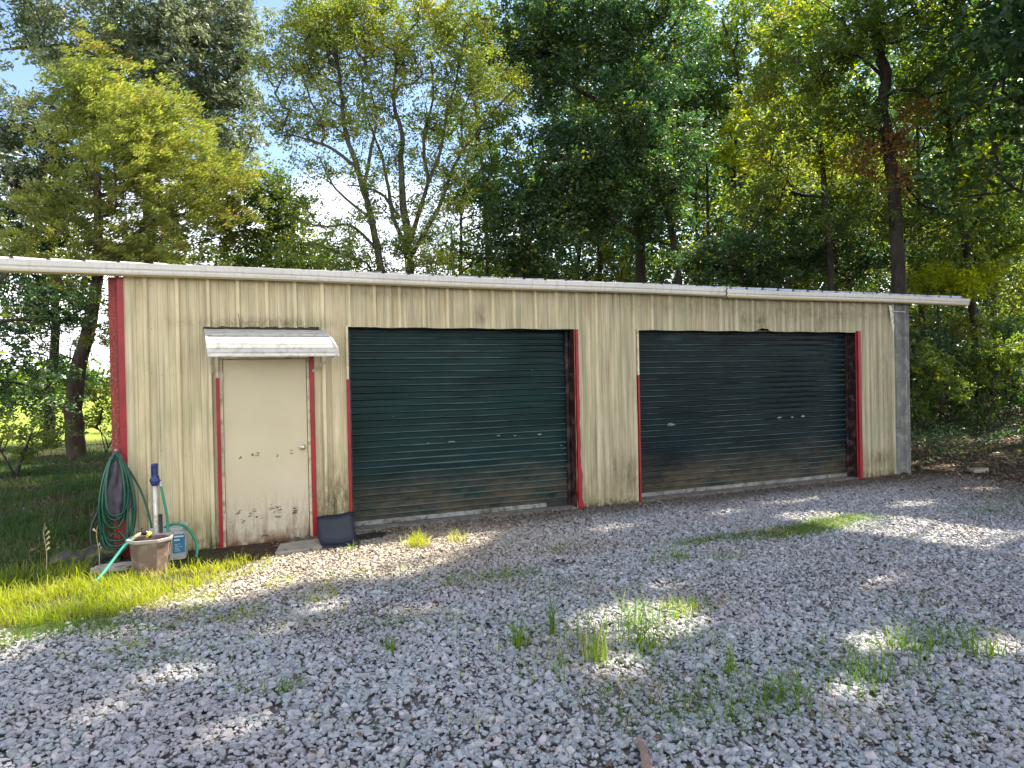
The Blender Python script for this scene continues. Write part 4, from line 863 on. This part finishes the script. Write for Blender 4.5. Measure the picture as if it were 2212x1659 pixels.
tree('woodland_tree', 'leaning grey-trunked tree with yellow-lit leaves in the upper woods', 'tree',
     [(S_(15, [(1640, 700), (1610, 500), (1585, 380), (1600, 200), (1560, 40)], 1650), .19, .05)],
     [B(1560, 60, 15, 90, 34, 70), B(1650, 100, 15, 90, 30, 70), B(1600, 220, 15, 90, 26, 60), B(1520, 180, 15, 80, 24, 60), B(1700, 20, 15, 90, 26, 60), B(1540, 300, 15, 80, 18, 60), B(1640, 330, 15, 70, 14, 60)], 'leaf_mid', 'bark', nl=110, size=.13, sp=.35, seed=33, extra=([B(1600, 250, 13.6, 40, 9, 40), B(1545, 330, 13.6, 30, 7, 30), B(1650, 180, 13.6, 40, 8, 40)], 'leaf_bright', 45))
tree('evergreen_tree', 'low spreading dark green tree close behind the roof above the far roller door', 'tree',
     [(S_(9.2, [(1620, 760), (1610, 640), (1600, 540), (1640, 480)], 1625), .13, .04), (S_(9.2, [(1605, 600), (1700, 540), (1780, 520)]), .06, .02, 1)],
     [B(1520, 580, 9.2, 65, 18, 40), B(1580, 540, 9.2, 75, 26, 50), B(1670, 530, 9.2, 80, 30, 60), B(1760, 520, 9.2, 80, 28, 60), B(1830, 560, 9.2, 65, 18, 45), B(1650, 600, 9.2, 80, 16, 25), B(1740, 450, 9.2, 65, 16, 45), B(1800, 430, 9.2, 60, 12, 40)], 'leaf_dark', 'bark', nl=125, size=.10, sp=.26, seed=34)
tree('pine_tree', 'tall crooked black trunk rising behind the far end of the shed roof', 'tree',
     [(S_(5.4, [(1955, 860), (1948, 740), (1942, 620), (1938, 520), (1930, 400), (1922, 330), (1905, 230), (1915, 170), (1895, 90), (1888, -40), (1880, -200)], 1960), .235, .12), (S_(5.4, [(1912, 170), (1850, 120), (1790, 135)]), .06, .02, 1), (S_(5.4, [(1925, 350), (1990, 440), (2040, 450)]), .05, .02, 1), (S_(5.4, [(1905, 110), (1930, 50), (1990, 10)]), .07, .02, 1)],
     [B(1830, 60, 5.4, 80, 24, 50), B(1760, 130, 5.6, 75, 20, 50), B(1960, 30, 5.4, 80, 24, 50), B(2040, 90, 5.4, 80, 20, 50), B(1820, 240, 5.8, 70, 15, 50), B(2000, 200, 5.8, 75, 16, 50), B(1880, -80, 5.4, 200, 30, 60), B(1860, 460, 6, 60, 9, 40), B(2000, 470, 5.6, 60, 10, 40)],
     'leaf_mid', 'bark', nl=105, size=.12, ratio=.42, sp=.33, seed=35, extra=([B(1925, 305, 5.2, 30, 12, 25), B(1905, 370, 5.4, 40, 8, 40), B(1990, 250, 5.4, 40, 7, 30), B(1940, 400, 5.2, 20, 5, 30), B(1850, 320, 5.4, 50, 6, 30)], 'brown_leaf', 30))
tree('woodland_tree', 'tree with leaf sprays coloured as sunlit in the upper woods beside the black trunk', 'tree', [(S_(8, [(1800, 760), (1795, 600), (1780, 380), (1760, 180), (1740, 20)], 1805), .15, .05)],
     [B(1700, 200, 8, 80, 24, 60), B(1790, 330, 8.4, 80, 20, 60), B(1690, 320, 8.4, 75, 18, 50), B(1640, 420, 8.6, 60, 12, 40), B(1720, 80, 8, 80, 22, 50), B(1840, 400, 8.4, 60, 11, 40), B(1690, 400, 9, 60, 10, 40)], 'leaf_yellow', 'bark', nl=100, size=.12, sp=.32, seed=36, extra=([B(1745, 60, 7.4, 45, 14, 30), B(1690, 120, 7.6, 30, 8, 30), B(1800, 345, 7.8, 30, 7, 30), B(1830, 130, 7.4, 35, 6, 40)], 'leaf_bright', 45))
tree('woodland_tree', 'leafy green tree filling the upper corner of the photo beyond the black trunk', 'tree', [(S_(7, [(2110, 800), (2090, 560), (2060, 400), (2050, 200), (2070, 20)], 2120), .17, .05), (S_(7, [(2085, 520), (2160, 400), (2230, 330)]), .07, .03, 1)],
     [B(2060, 180, 7, 85, 24, 60), B(2150, 100, 7, 85, 26, 60), B(2120, 280, 7, 85, 22, 60), B(2190, 400, 7, 75, 20, 50), B(2060, 380, 7.2, 65, 14, 50), B(2130, 500, 7, 75, 20, 50), B(2200, 220, 7, 80, 20, 50), B(2150, -50, 7, 150, 24, 50), B(2040, 560, 7, 60, 12, 40)], 'leaf_mid', 'bark', nl=105, size=.12, sp=.32, seed=37, extra=([B(2110, 400, 6.4, 40, 9, 40), B(2190, 500, 6.4, 30, 8, 40), B(2060, 620, 6.4, 50, 12, 20), B(2170, 330, 6.4, 40, 8, 30), B(2120, 590, 6.4, 40, 8, 20)], 'leaf_bright', 45))
tree('sapling', 'bright lime-green sapling just above the far tip of the gutter', 'sapling', [(S_(6.2, [(2030, 780), (2025, 640), (2030, 590)], 2030), .045, .015), (S_(6.2, [(2026, 650), (1990, 610), (1970, 595)]), .02, .01, 1)],
     [B(1985, 592, 6.2, 32, 7, 14), B(2040, 600, 6.2, 38, 8, 16), B(2080, 618, 6.2, 28, 4, 12), B(2010, 640, 6.2, 30, 4, 20)], 'leaf_bright', 'bark', nl=70, size=.10, sp=.17, seed=38)
tree('sapling', 'slim lime-yellow sapling lit between the trunks above the far roller door', 'sapling', [(S_(12.5, [(1655, 760), (1650, 560), (1655, 400), (1650, 330)], 1655), .06, .02)],
     [B(1625, 335, 12.3, 32, 8, 22), B(1660, 355, 12.3, 30, 7, 20), B(1580, 270, 12.5, 25, 4, 18), B(1470, 430, 12.5, 20, 3, 30)], 'leaf_bright', 'bark', nl=70, size=.12, sp=.22, seed=39)

# plainer trees further into the woods: nothing tells them apart
rg0 = np.random.default_rng(77)
k_ = 0
for px, Y in ((1065, 15), (1240, 17), (1310, 14.5), (1345, 19), (1500, 18), (1540, 16), (1725, 13), (1700, 20), (1850, 15), (1960, 11), (2010, 8.5), (2060, 13), (2150, 10), (2190, 15), (2290, 8), (1610, 23), (1440, 24), (1885, 21)):
    x0, y0, _ = gp(px, Y); h = rg0.uniform(10, 16); k_ += 1; dx, dy = rg0.normal(0, .5, 2)
    st = [([(x0, y0, -.05), (x0+dx*.3, y0, h*.3), (x0+dx*.8+.2, y0+dy*.4, h*.65), (x0+dx, y0+dy, h*.97)], rg0.uniform(.09, .17), .03)]
    bl = []
    for q in range(9):
        t = q/8; zc = h*(.24+.74*t); rr = 1.9*(1-.35*t); a = rg0.uniform(0, 6.28)
        bl.append(((x0+dx*t+.9*math.cos(a), y0+dy*t+.9*math.sin(a), zc), (rr, rr, 1.1), int(rg0.integers(11, 17))))
    o = tree('woodland_tree', 'thin-trunked tree deeper in the shaded woods behind the shed', 'tree', st, bl, ('leaf_dark', 'leaf_mid', 'leaf_dark', 'leaf_yellow')[k_ % 4], 'bark', nl=85, size=.135, sp=.36, seed=100+k_, group='trees deeper in the woods')
# tall trees beside the yard, beyond the frame's edge, that shade the gravel
for k, (x0, y0, h, rr) in enumerate(((15.5, -5.2, 19, 4.2), (18.5, -1.6, 22, 4.6), (21, 2.6, 23, 4.6), (15.2, -10.0, 19, 4.6), (22.5, -5.5, 26, 5.2), (22, -11, 24, 5))):
    st = [([(x0, y0, -.05), (x0+.2, y0, h*.4), (x0-.3, y0+.2, h*.7), (x0, y0, h*.97)], .26, .06)]
    bl = [((x0+rg0.uniform(-1.3, 1.3), y0+rg0.uniform(-1.3, 1.3), h*(.34+.64*q/8)), (rr*(.85 if q < 6 else .6), rr*(.85 if q < 6 else .6), 1.9), 40) for q in range(9)]
    tree('shade_tree', 'tall leafy tree standing beside the gravel yard', 'tree', st, bl, 'leaf_dark', 'bark', nl=95, size=.21, ratio=.55, sp=.5, seed=200+k, group='tall trees beside the yard')

# shrubs under the trees past the far end of the shed
def shrub(x0, y0, blobs, lm, label, seed, nl=80, size=.085, name='shrub', group=None, sp=.17):
    r = np.random.default_rng(seed); st = [([(x0, y0, -.05), (x0+.05, y0, .25), (x0+r.uniform(-.2, .2), y0, .6)], .025, .010)]
    for _ in range(4):
        a = r.uniform(0, 6.28); st.append(([(x0, y0, .0), (x0+.25*math.cos(a), y0+.25*math.sin(a), .5), (x0+.5*math.cos(a), y0+.5*math.sin(a), 1.0)], .018, .006, 1))
    return tree(name, label, 'shrub', st, blobs, lm, 'bark', nl=nl, size=size, sp=sp, seed=seed, group=group)
sr = np.random.default_rng(9); kk = 0
for px, Y, h, lm in ((1995, 4.6, 2.2, 'leaf_mid'), (2050, 5.6, 2.8, 'leaf_dark'), (2110, 4.8, 2.4, 'leaf_mid'), (2165, 5.8, 3.2, 'leaf_dark'), (2215, 4.4, 2.6, 'leaf_mid'), (2080, 7.2, 3.4, 'leaf_yellow'), (2010, 7.6, 3.2, 'leaf_dark'), (2180, 7.6, 3.6, 'leaf_mid'), (2290, 5.5, 3.2, 'leaf_dark')):
    x0, y0, _ = gp(px, Y); kk += 1
    bl = [((x0+sr.normal(0, .35), y0+sr.normal(0, .35), h*f_), (.75, .75, .34), 13) for f_ in (.22, .42, .62, .82, .95)]
    shrub(x0, y0, bl, lm, 'wild shrub in the shaded undergrowth past the far end of the shed', 300+kk, group='shrubs past the far end of the shed')
for px, Y, h, lm, lab in ((30, 8.5, .9, 'leaf_yellow', 'knee-high sunlit bush at the left edge below the cedar'), (110, 15.5, 1.5, 'leaf_mid', 'thin twiggy bush before the bright field left of the cedar trunk'), (225, 13.2, 1.7, 'leaf_yellow', 'light green bush between the cedar trunk and the red column'), (-10, 13, 2.2, 'leaf_dark', 'dark low bush at the far left edge before the field')):
    x0, y0, _ = gp(px, Y); bl = [((x0+sr.normal(0, .25), y0+sr.normal(0, .25), h*f_), (.5+.25*h*.5, .5, .22*h), 9) for f_ in (.4, .7, 1.0)]
    shrub(x0, y0, bl, lm, lab, 330+px, nl=75, size=.08)

# far woods as one mass
def mass(name, label, centres, n_each, size, lm, seed, sp):
    r = np.random.default_rng(seed); C = np.repeat(np.array(centres), n_each, 0)+r.normal(size=(len(centres)*n_each, 3))*sp
    C = C[C[:, 2] > .05]; C = C[~lit(C)]; V, F = leafmesh(C, size, .6, r, None, .2); o = raw(name, V, F, M[lm]); return tag(o, label, 'woods', kind='stuff')
r = np.random.default_rng(41); cc = []
for _ in range(5200):
    t = r.uniform(0, 1); x = 12+t*62; y = 30-t*12+r.normal(0, 3); hh = 9+3*math.sin(x*.35)+(12 if x > 19 else 0)
    z = r.uniform(.3, hh)
    if x < 20 and z < 5.5 and r.random() < .45: continue
    cc.append((x, y, z))
mass('far_woods', 'deep woods closing the view behind the nearer trees', cc, 34, .34, 'leaf_dark', 4, 1.0)
cc = [(x, 120+r.normal(0, 4), r.uniform(0, 6+2*math.sin(x*.1))) for x in r.uniform(-110, 60, 700)]
mass('distant_hedgerow', 'distant line of trees across the sunny field', cc, 16, 1.3, 'leaf_mid', 5, 1.3)

# ------------------------------------------------------------------ grass
def blades(x, y, h, wd, rg, lean=.45, z0=-.01):
    N = len(x); a = rg.uniform(0, 2*np.pi, N); b = a+np.pi/2+rg.normal(0, .5, N); ln = np.abs(rg.normal(lean, .35, N))*h
    base = np.stack([x, y, np.full(N, z0)], 1); d = np.stack([np.cos(a), np.sin(a), np.zeros(N)], 1); s = np.stack([np.cos(b), np.sin(b), np.zeros(N)], 1)*wd[:, None]*.5
    Vs = []
    for t, k in ((0, 1.0), (.4, .9), (.75, .6)):
        c = base+d*(ln*t**2)[:, None]+np.array([0, 0, 1])*(h*(t-.25*np.minimum(1.3, ln/h)*t**2))[:, None]; Vs += [c-s*k, c+s*k]
    Vs.append(base+d*ln[:, None]+np.array([0, 0, 1])*(h*(1-.25*np.minimum(1.3, ln/h)))[:, None])
    V = np.stack(Vs, 1).reshape(-1, 3); o = np.arange(N)*7; F = []
    for q in ((0, 1, 3), (0, 3, 2), (2, 3, 5), (2, 5, 4), (4, 5, 6)): F.append(np.stack([o+q[0], o+q[1], o+q[2]], 1))
    return V, np.concatenate(F)
def grass_obj(name, parts, m, label, cat, kind=None, **k):
    Vs = []; Fs = []; off = 0
    for V, F in parts: Vs.append(V); Fs.append(F+off); off += len(V)
    return tag(raw(name, np.concatenate(Vs), np.concatenate(Fs), M[m]), label, cat, kind=kind, **k)
gr = np.random.default_rng(8)
# lush strip along the yard's edge
n = 75000; x = gr.uniform(-5, 1.9, n); y = gr.uniform(-2.9, -.25, n)
edge = np.where(x < .2, -2.05, -2.05+(x-.2)*.85)+vnoise(x, y, 2.2, 4)*.32+vnoise(x, y, 7, 1)*.12; top = np.where(x < -.5, .0, np.where(x < .6, -.86, -.75))
k = (y > edge) & (y < top+.1*vnoise(x, y, 6, 1)) & (gr.random(n) < np.clip(1.25-(x+.3)/1.7, .10, 1)*np.clip(.75+vnoise(x, y, 3.2, 6), .15, 1)); x, y = x[k], y[k]
P1 = blades(x, y, (.03+.13*gr.random(len(x))**1.8)*np.clip(1.1-(x+.5)*.25, .5, 1.1)*(1+.45*vnoise(x, y, 5, 3)), gr.uniform(.003, .007, len(x)), gr, .6)
n = 7000; x = gr.uniform(-1.2, 1.6, n); y = gr.uniform(-3.0, -1.6, n); k = (vnoise(x, y, 4.3, 12)+vnoise(x, y, 1.7, 2)*.6 > .35); x, y = x[k], y[k]
P2 = blades(x, y, gr.uniform(.03, .09, len(x)), gr.uniform(.003, .006, len(x)), gr, .7)
grass_obj('grass', [P1, P2], 'grass', 'bright sunlit grass strip along the edge of the gravel', 'grass', kind='stuff')
n = 150000; x = gr.uniform(-9, .0, n); y = gr.uniform(-.9, 18, n)**1.0
k = (x < -.36-.0*y) & (gr.random(n) < np.clip(.55+vnoise(x, y, 1.5, 3)*.8, .03, 1)*np.clip(1.3-(y/14), .25, 1)) & (gr.random(n) < np.clip((-x-.25)/.9, .12, 1)); x, y = x[k], y[k]
P3 = blades(x, y, gr.uniform(.05, .20, len(x))*(1+.5*vnoise(x, y, .8, 1)), gr.uniform(.004, .011, len(x)), gr, .5)
grass_obj('shaded_grass', [P3], 'grass_dark', 'rough dark grass in the shade left of the red column', 'grass', kind='stuff')
n = 26000; x = gr.uniform(11.9, 26, n); y = gr.uniform(-1.5, 9, n); k = (x > 12+.2*y) & (vnoise(x, y, 1.9, 6)+vnoise(x, y, .6, 2)*.6 > -.05) & (gr.random(n) < np.clip((y+1.2)/2.5, .08, 1)); x, y = x[k], y[k]
Vu, Fu = leafmesh(np.stack([x, y, gr.uniform(.05, .38, len(x))*(1+.6*vnoise(x, y, 2.5, 1))], 1), .085, .5, gr)
tag(raw('undergrowth', Vu, Fu, M['leaf_dark']), 'low leafy green undergrowth over the leaf litter past the shed', 'undergrowth', kind='stuff')
# sprigs coming up through the stones
sx, sy, sh = [], [], []
clu = [(3.02, -2.56, .55, .22, 300), (2.6, -2.5, .5, .2, 120), (6.6, -2.40, .85, .26, 2200), (7.5, -2.2, .6, .2, 900), (5.5, -2.3, .6, .16, 500), (-.9, -2.35, .8, .25, 500), (-.3, -2.3, .5, .25, 300), (.4, -2.5, .7, .25, 350), (5.2, -2.9, .25, .2, 110), (3.3, -3.0, .5, .3, 130), (3.4, -4.45, .6, .35, 260), (4.1, -3.9, .35, .2, 260), (2.3, -3.5, .6, .4, 90), (1.2, -2.9, .6, .3, 200), (1.9, -3.2, .5, .2, 140), (.3, -3.2, .5, .3, 140),
       (4.3, -5.2, .5, .3, 240), (3.2, -5.4, .6, .3, 330), (3.0, -5.2, .4, .25, 160), (5.1, -5.1, .4, .25, 200), (5.6, -4.6, .6, .4, 120), (9.5, -2.6, .7, .3, 200), (10.8, -2.4, .7, .4, 200), (2.75, -4.9, .35, .2, 90), (.9, -3.9, .3, .2, 60), (4.0, -5.9, .5, .3, 120), (2.1, -1.9, .7, .3, 100), (6.6, -3.4, 1.2, .5, 90), (1.9, -5.0, 1.2, .6, 70)]
for a, b, ra, rb, m_ in clu:
    m_ = int(m_*1.5)
    sx.append(gr.normal(a, ra*.5, m_)); sy.append(gr.normal(b, rb*.5, m_)); sh.append(gr.uniform(.03, .10, m_))
sx, sy, sh = map(np.concatenate, (sx, sy, sh))
grass_obj('grass_sprigs', [blades(sx, sy, sh, gr.uniform(.0025, .006, len(sx)), gr, .75)], 'weed', 'low green sprigs of grass scattered through the gravel', 'grass', kind='stuff')
sx, sy, sh = [], [], []
for a, b, ra, rb, m_, h0 in ((3.0, -4.3, .75, .45, 170, .26), (3.5, -4.0, .5, .3, 110, .24), (2.6, -4.4, .4, .3, 60, .2), (3.5, -5.3, .8, .4, 170, .17), (4.9, -5.2, .7, .35, 190, .16), (4.2, -5.5, .5, .3, 70, .14), (2.9, -2.5, .7, .25, 110, .17), (6.6, -2.4, .8, .2, 200, .11), (4.6, -2.8, .4, .2, 60, .15), (3.3, -3.3, 1.4, .7, 60, .16), (1.3, -3.2, .9, .5, 40, .12)):
    sx.append(gr.normal(a, ra*.5, m_)); sy.append(gr.normal(b, rb*.5, m_)); sh.append(h0*gr.uniform(.25, 1.15, m_))
sx, sy, sh = map(np.concatenate, (sx, sy, sh))
grass_obj('tall_grass', [blades(sx, sy, sh, gr.uniform(.003, .007, len(sx)), gr, .6)], 'weed', 'thin taller grass blades standing here and there in the gravel', 'grass', kind='stuff')
# clumps one can point at
def tuft(x0, y0, n, h, rad, m, label, wide=1.0, lean=.35, name='grass_tuft', cat='grass tuft', seed=0):
    r = np.random.default_rng(400+seed); x = r.normal(x0, rad, n); y = r.normal(y0, rad, n)
    grass_obj(name, [blades(x, y, h*r.uniform(.35, 1.1, n), r.uniform(.004, .009, n)*wide, r, lean)], m, label, cat)
tuft(2.65, -1.02, 150, .20, .07, 'grass', 'bushy bright grass tuft in the sun in front of the first roller door', seed=1)
tuft(3.08, -1.02, 70, .18, .05, 'grass', 'smaller sunlit grass tuft beside the bushy one by the first roller door', seed=2)
tuft(1.93, -1.0, 14, .17, .03, 'weed', 'few arching grass blades in front of the rubber sheet', seed=3, lean=.8)
tuft(2.52, -4.05, 46, .27, .045, 'weed', 'tall dark-bladed grass clump at the left of the tall group in mid gravel', 1.3, seed=4)
tuft(2.80, -3.95, 16, .42, .015, 'weed', 'tallest thin upright grass stalk in the middle of the gravel', 1.2, .12, seed=5)
tuft(2.86, -4.47, 50, .34, .03, 'weed', 'upright bright green grass clump with a yellow base in mid gravel', 1.3, .2, seed=6)
tuft(3.25, -4.40, 70, .20, .07, 'weed', 'loose yellow-green grass clump on the sunlit patch in mid gravel', 1.1, seed=7)
tuft(3.42, -4.1, 40, .33, .05, 'weed', 'tall wispy grass clump at the right of the tall group', 1.0, .35, seed=8)
tuft(3.90, -3.95, 120, .12, .09, 'weed', 'short dense green grass clump right of the tall wispy clump', 1.1, seed=9)
tuft(3.52, -5.35, 60, .20, .08, 'weed', 'yellow-based grass clump among the stones near the bottom of the frame', 1.2, seed=10)
tuft(3.48, -4.98, 18, .26, .02, 'weed', 'thin upright blades behind the yellow-based clump', 1.2, .2, seed=11)
tuft(4.15, -5.35, 40, .18, .07, 'weed', 'small green clump between the yellow-based clump and the frame edge clumps', 1.1, seed=12)
tuft(4.72, -5.2, 60, .17, .08, 'weed', 'spiky green clump with a broad tall blade near the lower right of the gravel', 1.3, seed=13)
tuft(5.10, -5.42, 60, .18, .09, 'weed', 'green clump at the lower right edge of the photo', 1.1, seed=14)
tuft(4.75, -2.75, 46, .20, .06, 'weed', 'fine upright grass clump in the shade between the two roller doors', .8, seed=15)
tuft(1.72, -3.72, 30, .15, .03, 'weed', 'single upright sprig in the empty gravel below the beige door', 1.0, .25, seed=16)
tuft(1.05, -4.05, 30, .12, .05, 'weed', 'flattened dark sprig in the lower left gravel', 1.0, .8, seed=17)
tuft(3.9, -2.0, 20, .26, .10, 'weed', 'thin dark seed stalks at the edge of the shaded gravel', .6, .2, seed=18)
# dry straw wisps and two tall pale weed stalks
def stalk(x0, y0, h, label, seed):
    r = random.Random(seed); root = empty('weed_stalk', (x0, y0, 0), label, 'weed'); q = MB(); pts = spline([(x0, y0, -.02), (x0+.01, y0, h*.4), (x0-.012, y0+.01, h*.8), (x0+.004, y0, h)], 5); q.tube(pts, [.0045-.003*k/len(pts) for k in range(len(pts))], 6); q.build('stem', M['straw'], root)
    q = MB()
    for k in range(5):
        z = h*(.45+.1*k); a = r.uniform(0, 6.28); q.add([(x0, y0, z), (x0+.03*math.cos(a), y0+.03*math.sin(a), z+.05), (x0+.045*math.cos(a), y0+.045*math.sin(a), z+.03)], [(0, 1, 2)])
    q.build('dry_leaf', M['straw'], root)
stalk(-.40, -.62, .46, 'tall dry weed stalk with a pale seed pod standing by the hanging hose', 1)
stalk(-.86, -.45, .50, 'thinner dry weed stalk standing in the dark grass at far left', 2)
wx, wy = [], []
for a, b, s_, m_ in ((1.95, -4.9, .08, 50), (2.7, -5.15, .22, 120), (2.95, -5.0, .12, 60), (3.6, -5.75, .12, 80), (2.2, -5.2, .1, 30), (4.9, -5.5, .15, 40), (4.3, -5.6, .12, 40), (1.9, -5.5, .1, 30), (1.0, -4.5, .2, 40)):
    wx.append(gr.normal(a, s_, m_)); wy.append(gr.normal(b, s_, m_))
wx, wy = map(np.concatenate, (wx, wy))
grass_obj('dry_straw', [blades(wx, wy, gr.uniform(.04, .10, len(wx)), gr.uniform(.002, .004, len(wx)), gr, 1.5)], 'straw', 'dry pale straw wisps lying on the gravel', 'straw', kind='stuff')
# fallen leaves and wood litter
n = 26000; x = gr.uniform(9.5, 26, n); y = gr.uniform(-5, 9, n); k = ((x > 11.8) | (y < -.05)) & (gr.random(n) < np.clip((x-9.5)/3.5+(.25*vnoise(x, y, 2, 3)), .03, 1)); x, y = x[k], y[k]
z = gr.uniform(.0, .03, len(x)); V1, F1 = leafmesh(np.stack([x, y, z], 1), .075, .55, gr, None, 0)
n = 6000; x2 = gr.uniform(-7, -.4, n); y2 = gr.uniform(-.4, 12, n); V2, F2 = leafmesh(np.stack([x2, y2, gr.uniform(0, .03, n)], 1), .07, .5, gr)
n = 700; x4 = gr.uniform(0, 11, n); y4 = gr.uniform(-6.5, -.3, n); V4, F4 = leafmesh(np.stack([x4, y4, gr.uniform(.018, .035, n)], 1), .045, .5, gr)
n = 2600; x3 = gr.uniform(1.2, 11.5, n); y3 = -np.abs(gr.normal(0, .28, n))-.04; V3, F3 = leafmesh(np.stack([x3, y3, gr.uniform(.005, .03, n)], 1), .04, .45, gr)
grass_obj('fallen_leaves', [(V1, F1), (V2, F2), (V3, F3), (V4, F4)], 'dead_leaf', 'brown fallen leaves littering the ground by the woods and walls', 'leaf litter', kind='stuff')
bpy.context.view_layer.update()
